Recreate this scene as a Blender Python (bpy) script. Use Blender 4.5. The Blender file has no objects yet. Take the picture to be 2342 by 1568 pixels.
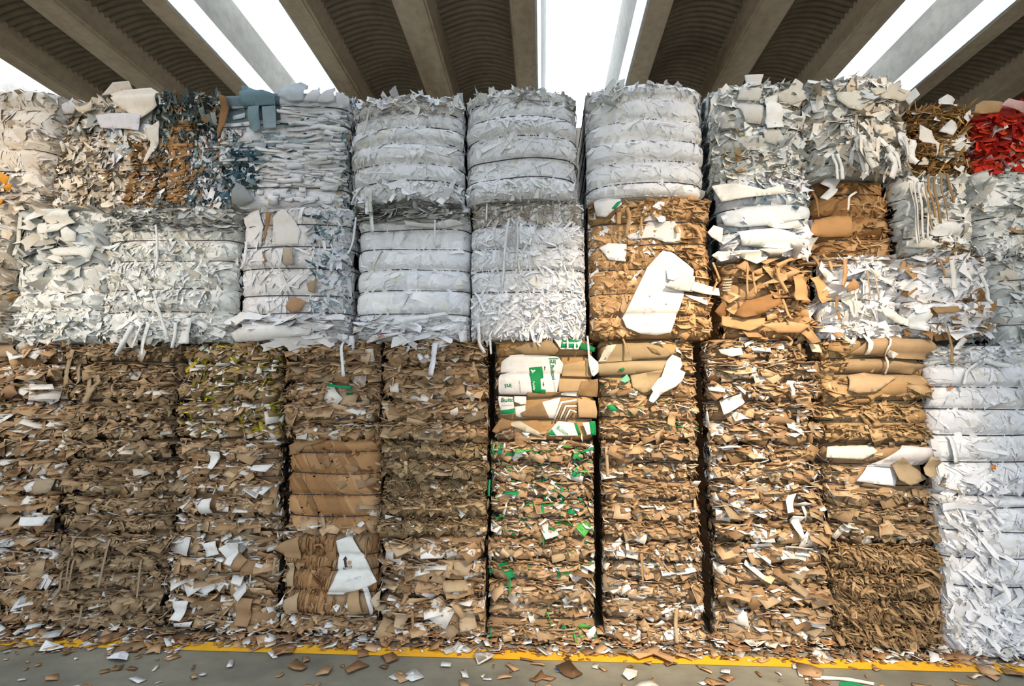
import bpy, bmesh, math, random
import numpy as np
from mathutils import Vector, Matrix
from mathutils.geometry import delaunay_2d_cdt

SC = bpy.context.scene
COL = SC.collection
PI = math.pi

# ------------------------------------------------------------------ camera
FPX, CX, CY = 1200.0, 1171.0, 784.0
CAM = Vector((0.0, -3.55, 1.5))
PITCH, YAW = math.radians(6.47), math.radians(3.3)
cam_data = bpy.data.cameras.new('camera')
cam_data.sensor_width = 36.0
cam_data.sensor_fit = 'HORIZONTAL'
cam_data.lens = FPX / 2342.0 * 36.0
cam_data.clip_start = 0.05
camera = bpy.data.objects.new('camera', cam_data)
COL.objects.link(camera)
camera.location = CAM
camera.rotation_euler = (math.radians(90) + PITCH, 0, YAW)
SC.camera = camera
CAM_R = (Matrix.Rotation(YAW, 3, 'Z') @ Matrix.Rotation(math.radians(90) + PITCH, 3, 'X'))

def unproject(px, py, y=0.0):
    """point of the photo -> (x, z) on the vertical plane at depth y"""
    d = CAM_R @ Vector(((px - CX) / FPX, -(py - CY) / FPX, -1.0))
    t = (y - CAM.y) / d.y
    p = CAM + d * t
    return p.x, p.z

def project(x, y, z):
    v = CAM_R.transposed() @ (Vector((x, y, z)) - CAM)
    return CX + FPX * v.x / -v.z, CY - FPX * v.y / -v.z

# ------------------------------------------------------------------ light
SC.view_settings.view_transform = 'Standard'
SC.view_settings.look = 'None'
SC.view_settings.exposure = 0.66
SC.view_settings.gamma = 1.0
SC.view_settings.use_curve_mapping = False
SC.cycles.use_denoising = True
SC.cycles.max_bounces = 6
SC.cycles.diffuse_bounces = 4
SC.cycles.glossy_bounces = 2
SC.cycles.transparent_max_bounces = 6
SC.cycles.caustics_reflective = False
SC.cycles.caustics_refractive = False

world = bpy.data.worlds.new('bright_overcast_sky')
SC.world = world
world.use_nodes = True
wn, wl = world.node_tree.nodes, world.node_tree.links
bg = wn['Background']
bg.inputs['Color'].default_value = (0.85, 0.925, 1.0, 1)
bg.inputs['Strength'].default_value = 6.7

def area(name, loc, target, size, power, color, size_y=None, spread=180):
    l = bpy.data.lights.new(name, 'AREA')
    l.energy = power
    l.color = color
    l.size = size
    if size_y:
        l.shape = 'RECTANGLE'
        l.size_y = size_y
    l.spread = math.radians(spread)
    o = bpy.data.objects.new(name, l)
    COL.objects.link(o)
    o.location = loc
    o.rotation_euler = (Vector(target) - Vector(loc)).to_track_quat('-Z', 'Y').to_euler()
    return o

def spot(name, loc, target, power, color, angle, blend, radius):
    l = bpy.data.lights.new(name, 'SPOT')
    l.energy = power
    l.color = color
    l.spot_size = math.radians(angle)
    l.spot_blend = blend
    l.shadow_soft_size = radius
    o = bpy.data.objects.new(name, l)
    COL.objects.link(o)
    o.location = loc
    o.rotation_euler = (Vector(target) - Vector(loc)).to_track_quat('-Z', 'Y').to_euler()
    return o

# the skylight slots guide the sky's light into the hall
for k in (-2, -1, 0, 1, 2):
    l = bpy.data.lights.new('skylight_portal', 'AREA')
    l.shape = 'RECTANGLE'; l.size = 1.39; l.size_y = 21.0
    l.cycles.is_portal = True
    o = bpy.data.objects.new('skylight_portal', l)
    COL.objects.link(o)
    o.location = (0.655 + k * 4.63, 1.5, 7.35)
l = bpy.data.lights.new('fill_opening_portal', 'AREA')  # portal for an invented rear opening that gives frontal fill
l.shape = 'RECTANGLE'; l.size = 9.5; l.size_y = 2.45
l.cycles.is_portal = True
o = bpy.data.objects.new('fill_opening_portal', l)
COL.objects.link(o)
o.location = (-0.75, -9.1, 1.225)
o.rotation_euler = (math.radians(90), 0, 0)
# warm high-bay lamps behind the camera, one on the right, one on the left, plus an added upper fill
spot('warm_hall_lamp', (1.9, -4.9, 4.8), (1.05, 0.0, 1.05), 2150, (1.0, 0.79, 0.54), 37, 1.0, 0.10)
spot('warm_upper_fill', (4.4, -4.2, 3.6), (1.95, 0.0, 2.95), 520, (1.0, 0.82, 0.62), 36, 1.0, 0.15)  # fill spot added to warm and brighten the upper right bales
spot('warm_side_lamp', (-4.6, -3.6, 3.4), (-3.35, 0.0, 2.45), 350, (1.0, 0.80, 0.58), 52, 1.0, 0.2)

# ------------------------------------------------------------------ helpers
def lin(c):
    """sRGB 0..255 -> linear"""
    c = np.asarray(c, float) / 255.0
    return np.where(c <= 0.04045, c / 12.92, ((c + 0.055) / 1.055) ** 2.4)

def calm(c):
    """kraft browns a little less vivid"""
    c = np.asarray(c, float)
    if c[0] > c[1] > c[2] and c[0] - c[2] > 40 and c[0] < 222:
        m = c.mean()
        return m + (c - m) * .78
    return c

def tone(c):
    """unbleached card reflects less than bleached paper"""
    c = np.atleast_2d(np.asarray(c, float))
    sat = (c.max(1) - c.min(1)) / c.max(1)
    return np.where(sat > .25, .84, 1.0)[:, None] * c

def link(o, parent=None):
    COL.objects.link(o)
    if parent is not None:
        o.parent = parent
    return o

def mesh_np(name, V, F, C=None, mat=None, U=None, smooth=False):
    """mesh from arrays; F is (n,4) or (n,3); C one linear colour per face; U a length along the sheet per vertex"""
    V = np.ascontiguousarray(V, np.float32).reshape(-1, 3)
    F = np.ascontiguousarray(F, np.int32)
    n, k = F.shape
    me = bpy.data.meshes.new(name)
    me.vertices.add(len(V))
    me.vertices.foreach_set('co', V.ravel())
    me.loops.add(n * k)
    me.loops.foreach_set('vertex_index', F.ravel())
    me.polygons.add(n)
    me.polygons.foreach_set('loop_start', np.arange(0, n * k, k, dtype=np.int32))
    if smooth:
        me.polygons.foreach_set('use_smooth', np.ones(n, bool))
    me.update(calc_edges=True)
    if C is not None:
        a = me.attributes.new('tint', 'FLOAT_COLOR', 'FACE')
        C4 = np.ones((n, 4), np.float32)
        C4[:, :C.shape[1]] = C
        a.data.foreach_set('color', C4.ravel())
    if U is not None:
        a = me.attributes.new('along', 'FLOAT', 'POINT')
        a.data.foreach_set('value', np.ascontiguousarray(U, np.float32).ravel())
    if mat:
        me.materials.append(mat)
    return me

def box_mesh(bm, lo, hi):
    vs = [bm.verts.new((x, y, z)) for x in (lo[0], hi[0]) for y in (lo[1], hi[1]) for z in (lo[2], hi[2])]
    for f in ((0, 1, 3, 2), (4, 6, 7, 5), (0, 4, 5, 1), (2, 3, 7, 6), (0, 2, 6, 4), (1, 5, 7, 3)):
        bm.faces.new([vs[i] for i in f])

def obj_bm(name, bm, mat, parent=None):
    bmesh.ops.recalc_face_normals(bm, faces=bm.faces[:])
    me = bpy.data.meshes.new(name)
    bm.to_mesh(me)
    bm.free()
    me.materials.append(mat)
    return link(bpy.data.objects.new(name, me), parent)

def nmat(name):
    m = bpy.data.materials.new(name)
    m.use_nodes = True
    return m, m.node_tree.nodes, m.node_tree.links, m.node_tree.nodes['Principled BSDF']

def mixrgb(nodes, links, a, b, fac, mode='MIX'):
    n = nodes.new('ShaderNodeMix')
    n.data_type = 'RGBA'
    n.blend_type = mode
    for sock, v in ((n.inputs[0], fac), (n.inputs[6], a), (n.inputs[7], b)):
        if hasattr(v, 'is_linked'):
            links.new(v, sock)
        else:
            sock.default_value = v
    return n.outputs[2]

def noise(nodes, links, scale, detail=4, rough=0.55, coord='Object', stretch=None):
    tc = nodes.new('ShaderNodeTexCoord')
    out = tc.outputs[coord]
    if stretch:
        mp = nodes.new('ShaderNodeMapping')
        mp.inputs['Scale'].default_value = stretch
        links.new(out, mp.inputs[0])
        out = mp.outputs[0]
    n = nodes.new('ShaderNodeTexNoise')
    n.inputs['Scale'].default_value = scale
    n.inputs['Detail'].default_value = detail
    n.inputs['Roughness'].default_value = rough
    links.new(out, n.inputs['Vector'])
    return n.outputs['Fac']

def ramp(nodes, links, fac, stops):
    r = nodes.new('ShaderNodeValToRGB')
    els = r.color_ramp.elements
    while len(els) < len(stops):
        els.new(0.5)
    for e, (p, c) in zip(els, stops):
        e.position = p
        e.color = c if len(c) == 4 else (*c, 1)
    links.new(fac, r.inputs[0])
    return r.outputs[0]

# ------------------------------------------------------------------ materials
def make_paper(name, rough, corrugated):
    m, N, L, B = nmat(name)
    at = N.new('ShaderNodeAttribute'); at.attribute_name = 'tint'
    nz = noise(N, L, 22.0, 5, 0.6)
    shade = ramp(N, L, nz, [(0.25, (0.68, 0.675, 0.67)), (0.55, (0.79, 0.79, 0.79)), (0.8, (0.75, 0.753, 0.757))])
    c = mixrgb(N, L, at.outputs['Color'], shade, 1.0, 'MULTIPLY')
    L.new(c, B.inputs['Base Color'])
    B.inputs['Roughness'].default_value = rough
    B.inputs['Specular IOR Level'].default_value = 0.25
    fine = noise(N, L, 90.0, 3)
    bp = N.new('ShaderNodeBump')
    bp.inputs['Strength'].default_value = 0.25
    bp.inputs['Distance'].default_value = 0.004
    L.new(fine, bp.inputs['Height'])
    last = bp.outputs[0]
    if corrugated:
        al = N.new('ShaderNodeAttribute'); al.attribute_name = 'along'
        mu = N.new('ShaderNodeMath'); mu.operation = 'MULTIPLY'; mu.inputs[1].default_value = 2 * PI / 0.0085
        sn = N.new('ShaderNodeMath'); sn.operation = 'SINE'
        L.new(al.outputs['Fac'], mu.inputs[0]); L.new(mu.outputs[0], sn.inputs[0])
        b2 = N.new('ShaderNodeBump')
        b2.inputs['Strength'].default_value = 1.0
        b2.inputs['Distance'].default_value = 0.004
        L.new(sn.outputs[0], b2.inputs['Height']); L.new(last, b2.inputs['Normal'])
        last = b2.outputs[0]
    L.new(last, B.inputs['Normal'])
    return m

M_PAPER = make_paper('scrap_paper', 0.75, False)
M_FLUTED = make_paper('fluted_cardboard', 0.85, True)

def make_core():
    m, N, L, B = nmat('pressed_paper_core')
    at = N.new('ShaderNodeAttribute'); at.attribute_name = 'tint'
    nz = noise(N, L, 14.0, 6, 0.65, stretch=(1, 1, 2.6))
    shade = ramp(N, L, nz, [(0.3, (0.54, 0.53, 0.52)), (0.5, (0.74, 0.74, 0.74)), (0.75, (0.66, 0.66, 0.66))])
    c = mixrgb(N, L, at.outputs['Color'], shade, 1.0, 'MULTIPLY')
    L.new(c, B.inputs['Base Color'])
    B.inputs['Roughness'].default_value = 0.85
    bp = N.new('ShaderNodeBump'); bp.inputs['Strength'].default_value = 0.5; bp.inputs['Distance'].default_value = 0.01
    L.new(nz, bp.inputs['Height']); L.new(bp.outputs[0], B.inputs['Normal'])
    return m
M_CORE = make_core()

def make_plain(name, srgb, rough=0.6, metal=0.0):
    m, N, L, B = nmat(name)
    B.inputs['Base Color'].default_value = (*lin(srgb), 1)
    B.inputs['Roughness'].default_value = rough
    B.inputs['Metallic'].default_value = metal
    return m
M_WIRE = make_plain('baling_wire_steel', (58, 56, 62), 0.5, 0.6)

def make_concrete(name, base, dark, light, scale, stretch, rough=0.9):
    m, N, L, B = nmat(name)
    big = noise(N, L, scale, 5, 0.6, stretch=stretch)
    small = noise(N, L, scale * 9, 4, 0.6)
    c1 = ramp(N, L, big, [(0.30, tuple(lin(dark))), (0.52, tuple(lin(base))), (0.75, tuple(lin(light)))])
    c2 = ramp(N, L, small, [(0.3, (0.80, 0.79, 0.77)), (0.6, (1, 1, 1))])
    c = mixrgb(N, L, c1, c2, 1.0, 'MULTIPLY')
    L.new(c, B.inputs['Base Color'])
    B.inputs['Roughness'].default_value = rough
    bp = N.new('ShaderNodeBump'); bp.inputs['Strength'].default_value = 0.3; bp.inputs['Distance'].default_value = 0.01
    L.new(small, bp.inputs['Height']); L.new(bp.outputs[0], B.inputs['Normal'])
    return m
M_BEAM = make_concrete('roof_concrete', (206, 188, 164), (146, 126, 102), (222, 206, 182), 1.1, (1, 0.25, 1))
M_KERB = make_concrete('skylight_kerb_concrete', (108, 103, 92), (78, 73, 64), (122, 118, 108), 0.9, (1, 0.4, 1))
M_LINING = make_concrete('white_kerb_lining', (222, 224, 226), (200, 202, 204), (232, 232, 232), 0.9, (1, 0.4, 1))
M_SHEET = make_concrete('corrugated_roof_sheet', (122, 108, 90), (100, 88, 72), (134, 120, 100), 0.8, (1, 1, 1), 0.8)
M_FLOOR = make_concrete('hall_floor_concrete', (132, 128, 113), (100, 98, 88), (156, 150, 132), 0.9, (1, 1.8, 1), 0.55)
M_BOUNCE = make_concrete('bounce_apron_concrete', (206, 202, 192), (184, 180, 170), (216, 212, 204), 0.5, (1, 1, 1))  # kept pale as an added reflector for the ceiling
M_WALL = make_concrete('wall_concrete', (168, 160, 148), (140, 134, 124), (184, 176, 166), 0.8, (1, 1, 1))

def make_yellow():
    m, N, L, B = nmat('yellow_floor_paint')
    nz = noise(N, L, 7.0, 6, 0.7)
    c = ramp(N, L, nz, [(0.28, tuple(lin((150, 128, 80)))), (0.42, tuple(lin((228, 170, 36)))), (0.8, tuple(lin((240, 184, 40))))])
    L.new(c, B.inputs['Base Color'])
    B.inputs['Roughness'].default_value = 0.6
    return m
M_YELLOW = make_yellow()

def make_pane():
    m, N, L, B = nmat('clear_skylight_sheet')
    N.remove(B)
    tr = N.new('ShaderNodeBsdfTransparent'); tr.inputs[0].default_value = (0.95, 0.97, 1, 1)
    gl = N.new('ShaderNodeBsdfGlossy'); gl.inputs['Roughness'].default_value = 0.2
    mx = N.new('ShaderNodeMixShader'); mx.inputs[0].default_value = 0.06
    L.new(tr.outputs[0], mx.inputs[1]); L.new(gl.outputs[0], mx.inputs[2])
    L.new(mx.outputs[0], N['Material Output'].inputs['Surface'])
    return m
M_PANE = make_pane()

# ------------------------------------------------------------------ setting
def structure(o):
    o['kind'] = 'structure'
    return o

bm = bmesh.new()
box_mesh(bm, (-9.5, -9.2, -0.2), (9.5, 12.2, 0.0))
structure(obj_bm('floor', bm, M_FLOOR))
bm = bmesh.new()
box_mesh(bm, (-24, -36.0, -0.2), (24, -9.2, -0.005))
structure(obj_bm('ground', bm, M_BOUNCE))  # unseen apron, added to bounce sky light up to the ceiling
bm = bmesh.new()
box_mesh(bm, (-6, 1.25, 0.0), (6, 1.55, 4.12))
structure(obj_bm('wall_gap_blocker', bm, M_WALL))  # unseen wall added to block light showing through the bale gaps
for nm, lo, hi in (('wall_rear', (-9.5, -9.2, 2.45), (9.5, -9.0, 7.45)), ('wall_far', (-9.5, 12.0, 0), (9.5, 12.2, 7.45)),  # opening left in the unseen rear wall, shaped for its fill light
                   ('wall_rear_side', (-9.5, -9.2, 0), (-5.5, -9.0, 2.45)), ('wall_rear_corner', (4.0, -9.2, 0), (9.5, -9.0, 2.45)), ('wall_left', (-9.5, -9.0, 0), (-9.3, 12.0, 7.45)), ('wall_right', (9.3, -9.0, 0), (9.5, 12.0, 7.45))):
    bm = bmesh.new()
    box_mesh(bm, lo, hi)
    structure(obj_bm(nm, bm, M_WALL))
# yellow line painted along the foot of the stack
bm = bmesh.new()
ys = -0.285
n = 60
for i in range(n):
    x0, x1 = -4.2 + i * 7.4 / n, -4.2 + (i + 1) * 7.4 / n
    vs = [bm.verts.new(p) for p in ((x0, ys, 0.003), (x1, ys, 0.003), (x1, ys + 0.115, 0.003), (x0, ys + 0.115, 0.003))]
    bm.faces.new(vs)
bmesh.ops.remove_doubles(bm, verts=bm.verts[:], dist=1e-4)
structure(obj_bm('trim_1', bm, M_YELLOW))

# roof: concrete beams running away from the camera, corrugated arches between them, open skylight slots
ZB = CAM.z + 5.0                       # underside of the beams
Y0, Y1 = -9.0, 12.0
PERIOD, GAP = 4.63, 1.39
def beam(x0, x1, depth, flare=0.05):
    bm = bmesh.new()
    prof = [(x0, ZB), (x1, ZB), (x1 + flare, ZB + depth), (x0 - flare, ZB + depth)]
    a = [bm.verts.new((x, Y0, z)) for x, z in prof]
    b = [bm.verts.new((x, Y1, z)) for x, z in prof]
    bm.faces.new(a); bm.faces.new(b[::-1])
    for i in range(4):
        bm.faces.new((a[i], a[(i + 1) % 4], b[(i + 1) % 4], b[i]))
    bmesh.ops.bevel(bm, geom=[e for e in bm.edges if abs(e.verts[0].co.y - e.verts[1].co.y) > 1 and e.verts[0].co.z < ZB + 0.01], offset=0.03, segments=2, affect='EDGES')
    structure(obj_bm('roof_beam', bm, M_BEAM))
def kerb(x, lean, thick):
    for z0, z1, mat, nm in ((0.02, 0.34, M_LINING, 'roof_kerb_lining'), (0.34, 0.9, M_KERB, 'roof_kerb')):
        bm = bmesh.new()
        f0, f1 = lean * z0 / .9, lean * z1 / .9
        prof = [(x + f0, ZB + z0), (x + thick + f0, ZB + z0), (x + thick + f1, ZB + z1), (x + f1, ZB + z1)]
        a = [bm.verts.new((px, Y0, z)) for px, z in prof]
        b = [bm.verts.new((px, Y1, z)) for px, z in prof]
        bm.faces.new(a); bm.faces.new(b[::-1])
        for i in range(4):
            bm.faces.new((a[i], a[(i + 1) % 4], b[(i + 1) % 4], b[i]))
        structure(obj_bm(nm, bm, mat))
def corrugated(x0, x1):
    ny = int((Y1 - Y0) / 0.0255)
    nx = 9
    yy = np.linspace(Y0, Y1, ny)
    uu = np.linspace(0, 1, nx)
    X, Y = np.meshgrid(x0 + (x1 - x0) * uu, yy, indexing='ij')
    Z = ZB + 0.30 + 0.16 * np.sin(PI * (X - x0) / (x1 - x0)) + 0.03 * np.sin(2 * PI * Y / 0.102)
    V = np.stack([X, Y, Z], -1).reshape(-1, 3)
    idx = np.arange(nx * ny).reshape(nx, ny)
    F = np.stack([idx[:-1, :-1], idx[:-1, 1:], idx[1:, 1:], idx[1:, :-1]], -1).reshape(-1, 4)
    me = mesh_np('ceiling', V, F, mat=M_SHEET, smooth=True)
    structure(link(bpy.data.objects.new('ceiling', me)))
win = 0
for k in (-2, -1, 0, 1):
    g = 1.35 + k * PERIOD               # right edge of a slot = start of a roof bay
    w = PERIOD - GAP
    beam(g, g + 0.33, 0.36)
    corrugated(g + 0.33, g + 1.42)
    beam(g + 1.42, g + 1.85, 0.36)
    corrugated(g + 1.85, g + w - 0.33)
    beam(g + w - 0.33, g + w, 0.36)
    kerb(g, -0.14, 0.12)
    kerb(g + w - 0.12, 0.14, 0.12)
    win += 1
    bm = bmesh.new()
    box_mesh(bm, (g - GAP - 0.1, Y0, ZB + 0.92), (g + 0.1, Y1, ZB + 0.93))
    structure(obj_bm('window_%d' % win, bm, M_PANE))

# ------------------------------------------------------------------ palettes (sRGB, weight)
KRAFT = [((188, 154, 116), 5), ((172, 138, 100), 4), ((202, 170, 132), 4), ((150, 118, 84), 2), ((208, 180, 144), 2), ((162, 142, 114), 2), ((226, 222, 214), 1.5), ((206, 204, 200), .6)]
KRAFT_W = KRAFT[:6] + [((228, 226, 222), 4), ((214, 212, 208), 1.5)]
KRAFT_PURE = KRAFT[:6]
GREY_KRAFT = [((170, 146, 114), 5), ((156, 130, 98), 4), ((186, 158, 122), 3), ((136, 112, 84), 2), ((212, 206, 196), 1)]
YELLOW_MIX = [((166, 140, 104), 5), ((188, 156, 116), 4), ((140, 116, 84), 2), ((160, 150, 40), 1.0), ((128, 124, 32), .8), ((228, 204, 50), .4), ((226, 224, 218), 2.6)]
GREEN_MIX = KRAFT[:6] + [((228, 226, 222), 3), ((24, 150, 90), 1.1), ((92, 176, 84), .5)]
GREEN_LOW = KRAFT[:6] + [((228, 226, 222), 3), ((24, 150, 90), .3), ((92, 176, 84), .2)]
STRAW = [((172, 142, 104), 5), ((150, 122, 86), 4), ((190, 160, 120), 3), ((126, 100, 70), 2)]
TAN = [((202, 162, 116), 5), ((188, 148, 102), 4), ((212, 176, 132), 3), ((162, 124, 82), 2)]
WHITE = [((236, 237, 241), 6), ((229, 231, 236), 4), ((218, 219, 223), 1.5), ((240, 240, 240), 3), ((226, 222, 214), .8), ((200, 198, 192), .3)]
WHITE_G = [((230, 232, 230), 5), ((217, 221, 220), 4), ((202, 204, 200), 2.5), ((238, 238, 234), 3), ((212, 206, 194), 1.5), ((178, 176, 168), .7)]
CREAM = [((228, 214, 194), 5), ((216, 200, 178), 4), ((234, 226, 212), 3), ((198, 180, 156), 2), ((226, 224, 222), 2), ((186, 146, 96), .35)]
TEAL = [((112, 140, 150), 4), ((84, 114, 124), 3), ((150, 172, 178), 3), ((52, 74, 82), 2), ((208, 214, 220), 3)]
DARKTEAL = [((78, 92, 92), 4), ((54, 64, 64), 3), ((118, 132, 130), 3), ((150, 110, 66), 2), ((176, 182, 180), 2)]
BLUEWHITE = [((218, 222, 230), 5), ((196, 206, 216), 3), ((170, 188, 198), 1.5), ((228, 228, 230), 4)]
RED = [((218, 48, 26), 5), ((190, 36, 20), 3), ((230, 84, 52), 3), ((160, 28, 18), 2), ((222, 170, 160), .6)]
GREYSTRIP = [((176, 176, 172), 4), ((158, 158, 152), 3), ((204, 206, 206), 3), ((134, 132, 124), 2)]

def pick(pal, n, rng, jit=None):
    cols = np.array([lin(c) for c, w in pal])
    cols = tone(cols)
    w = np.array([w for c, w in pal], float)
    i = rng.choice(len(pal), n, p=w / w.sum())
    if jit is None:
        sat = (cols[i].max(1) - cols[i].min(1)) / cols[i].max(1)
        jit = np.where(sat < .2, .03, .13)[:, None]
    return np.clip(cols[i] * (1 + rng.normal(0, 1, (n, 1)) * jit), 0.004, 0.93), i

# ------------------------------------------------------------------ a bale's surface
class Bale:
    def __init__(self, name, x0, x1, z0, z1, yf, wires, amp=0.03, pw=4.0, rnd=0.05, cr=0.06, nz=0.010, depth=0.82, seed=0):
        self.name = name
        self.x0, self.x1, self.z0, self.z1, self.yf = x0, x1, z0, z1, yf
        self.W, self.H, self.depth = x1 - x0, z1 - z0, depth
        self.rng = np.random.default_rng(seed + 7)
        self.wires = sorted(wires)                      # heights above the bale's base
        self.edges = np.array([-0.0] + self.wires + [self.H])
        self.amp, self.pw, self.rnd, self.cr, self.nz = amp, pw, rnd, cr, nz
        r = self.rng
        self.slab_off = r.normal(0, amp * 0.35, len(self.edges) - 1)
        self.wv = [(r.uniform(-1, 1) * 9, r.uniform(-1, 1) * 12, r.uniform(0, 6.28)) for _ in range(5)] + \
                  [(r.uniform(-1, 1) * 26, r.uniform(-1, 1) * 30, r.uniform(0, 6.28)) for _ in range(4)]
        self.A = cr * PI / 2
        self.root = bpy.data.objects.new(name, None)
        self.root.empty_display_size = 0.1
        link(self.root)
        self.base = np.array([(x0 + x1) / 2, yf + depth / 2, z0])
        self.root.location = self.base
        self.big = []
        self.cover = []

    def perim(self, s):
        s = np.asarray(s, float)
        cr, A, W = self.cr, self.A, self.W
        right = s > W / 2
        q = np.where(right, W - s, s)                  # distance from the nearer front edge
        phi = np.clip((cr - q) / cr, 0, PI / 2)
        side = np.clip(-(q - cr) - A, 0, None)
        x = np.where(q >= cr, q, cr - cr * np.sin(phi))
        y = np.where(q >= cr, 0.0, cr - cr * np.cos(phi)) + side
        nx, ny = -np.sin(phi), -np.cos(phi)
        X = np.where(right, self.x1 - x, self.x0 + x)
        return X, self.yf + y, np.where(right, -nx, nx), ny

    def disp(self, s, b):
        e = self.edges
        b = np.asarray(b, float)
        i = np.clip(np.searchsorted(e, b, side='right') - 1, 0, len(e) - 2)
        q = np.clip((b - e[i]) / (e[i + 1] - e[i]), 0, 1)
        p = 1 - np.abs(2 * q - 1) ** self.pw
        d = (self.amp + self.slab_off[i]) * p
        t = np.clip(2 * s / self.W - 1, -1, 1)
        d = d + self.rnd * (1 - t * t)
        for k, (fs, fb, ph) in enumerate(self.wv):
            d = d + (self.nz if k < 5 else self.nz * 0.35) * 0.5 * np.sin(fs * s + fb * b + ph)
        edge = np.clip(1 - np.minimum(b, self.H - b) / 0.04, 0, 1)
        q = np.minimum(s, self.W - s)
        phi = np.clip((self.cr - q) / self.cr, 0, PI / 2)
        return (d - 0.03 * edge ** 2) * (0.2 + 0.8 * np.cos(phi))

    def S(self, s, b, off=0.0):
        s = np.asarray(s, float); b = np.asarray(b, float)
        X, Y, nx, ny = self.perim(s)
        d = self.disp(s, b) + off
        return np.stack([X + nx * d, Y + ny * d, self.z0 + b], -1)

    def frame(self, s, b):
        h = 0.006
        P = self.S(s, b)
        T = self.S(s + h, b) - self.S(s - h, b)
        U = self.S(s, b + h) - self.S(s, b - h)
        N = np.cross(T, U)
        N /= np.linalg.norm(N, axis=-1, keepdims=True) + 1e-9
        Z = np.zeros_like(N); Z[..., 2] = 1
        U = Z - N * (N * Z).sum(-1, keepdims=True)
        U /= np.linalg.norm(U, axis=-1, keepdims=True) + 1e-9
        return P, N, U, np.cross(U, N)

    def sb(self, px, py):
        """photo point -> (s, b) on this bale's front"""
        x, z = unproject(px, py, self.yf - self.rnd * 0.7 - self.amp * 0.7)
        s = x - self.x0
        for _ in range(3):
            b = z - self.z0
            d = float(self.disp(np.array(s), np.array(np.clip(b, 0, self.H))))
            x, z = unproject(px, py, self.yf - d)
            s = x - self.x0
        return s, z - self.z0

    def add(self, name, me):
        o = bpy.data.objects.new(name, me)
        link(o, self.root)
        return o

    def local(self, V):
        return V - self.base

    # --- the pressed body
    def body(self, pal, zones=(), inset=0.012):
        D = self.depth - self.cr + self.A - self.cr
        ns = max(60, int(self.W / 0.014))
        ss = np.concatenate([np.linspace(-D, self.cr - self.A, 8)[:-1], np.linspace(self.cr - self.A, self.W - self.cr + self.A, ns), np.linspace(self.W - self.cr + self.A, self.W + D, 8)[1:]])
        nb = max(30, int(self.H / 0.012))
        bb = np.linspace(0, self.H, nb)
        Sg, Bg = np.meshgrid(ss, bb, indexing='ij')
        V = self.S(Sg, Bg, -inset)
        m, n = Sg.shape
        idx = np.arange(m * n).reshape(m, n)
        F = np.stack([idx[:-1, :-1], idx[1:, :-1], idx[1:, 1:], idx[:-1, 1:]], -1).reshape(-1, 4)
        V = V.reshape(-1, 3)
        # back, top and bottom
        back = np.stack([idx[-1, :-1], idx[0, :-1], idx[0, 1:], idx[-1, 1:]], -1).reshape(-1, 4)
        half = m // 2
        topf, botf = [], []
        for i in range(half):
            j = m - 1 - i
            if i + 1 >= j - 1 + 1: break
            topf.append((idx[i, -1], idx[i + 1, -1], idx[j - 1, -1], idx[j, -1]))
            botf.append((idx[i + 1, 0], idx[i, 0], idx[j, 0], idx[j - 1, 0]))
        topf = [f for f in topf if len(set(f)) == 4]
        botf = [f for f in botf if len(set(f)) == 4]
        F = np.concatenate([F, back, np.array(topf), np.array(botf)])
        cen = V[F].mean(1)
        fs = (cen[:, 0] - self.x0) / self.W
        fb = (cen[:, 2] - self.z0) / self.H
        main = np.array([tone(lin(c))[0] * w for c, w in pal[:4]]).sum(0) / sum(w for c, w in pal[:4])
        C = np.tile(main, (len(F), 1))
        for (a0, a1, b0, b1, p2) in zones:
            c2 = np.array([tone(lin(c))[0] * w for c, w in p2[:4]]).sum(0) / sum(w for c, w in p2[:4])
            k = (fs >= a0) & (fs < a1) & (fb >= b0) & (fb < b1)
            C[k] = c2
        o = self.add('pressed_core', mesh_np('pressed_core', self.local(V), F, C, M_CORE, smooth=True))
        return o

    # --- wires
    def wire_rings(self, lift=0.017, r=0.0034):
        D = 0.5
        ss = np.concatenate([np.linspace(-D, self.cr - self.A, 5)[:-1], np.linspace(self.cr - self.A, self.W - self.cr + self.A, 56), np.linspace(self.W - self.cr + self.A, self.W + D, 5)[1:]])
        for b in self.wires:
            wob = 0.004 * np.sin(ss * self.rng.uniform(3, 8) + self.rng.uniform(0, 6))
            tight = self.S(ss, np.full_like(ss, b), lift)
            # a wire spans hollows: pull it out straight over them
            P = tight.copy()
            k = slice(7, -7)
            for _ in range(4):
                P[k][1:-1, 1] = np.minimum(P[k][1:-1, 1], 0.5 * (P[k][:-2, 1] + P[k][2:, 1]))
            P[:, 2] += wob
            k = 6
            ang = np.arange(k) * 2 * PI / k
            Tn = np.gradient(P, axis=0); Tn /= np.linalg.norm(Tn, axis=1, keepdims=True)
            Z = np.array([0, 0, 1.0]); Bn = np.cross(Tn, Z); Bn /= np.linalg.norm(Bn, axis=1, keepdims=True)
            V = P[:, None] + r * (np.cos(ang)[None, :, None] * Bn[:, None] + np.sin(ang)[None, :, None] * Z)
            idx = np.arange(len(P) * k).reshape(len(P), k)
            nx = np.roll(idx, -1, 1)
            F = np.stack([idx[:-1], nx[:-1], nx[1:], idx[1:]], -1).reshape(-1, 4)
            self.add('baling_wire', mesh_np('baling_wire', self.local(V.reshape(-1, 3)), F, None, M_WIRE, smooth=True))

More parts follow.
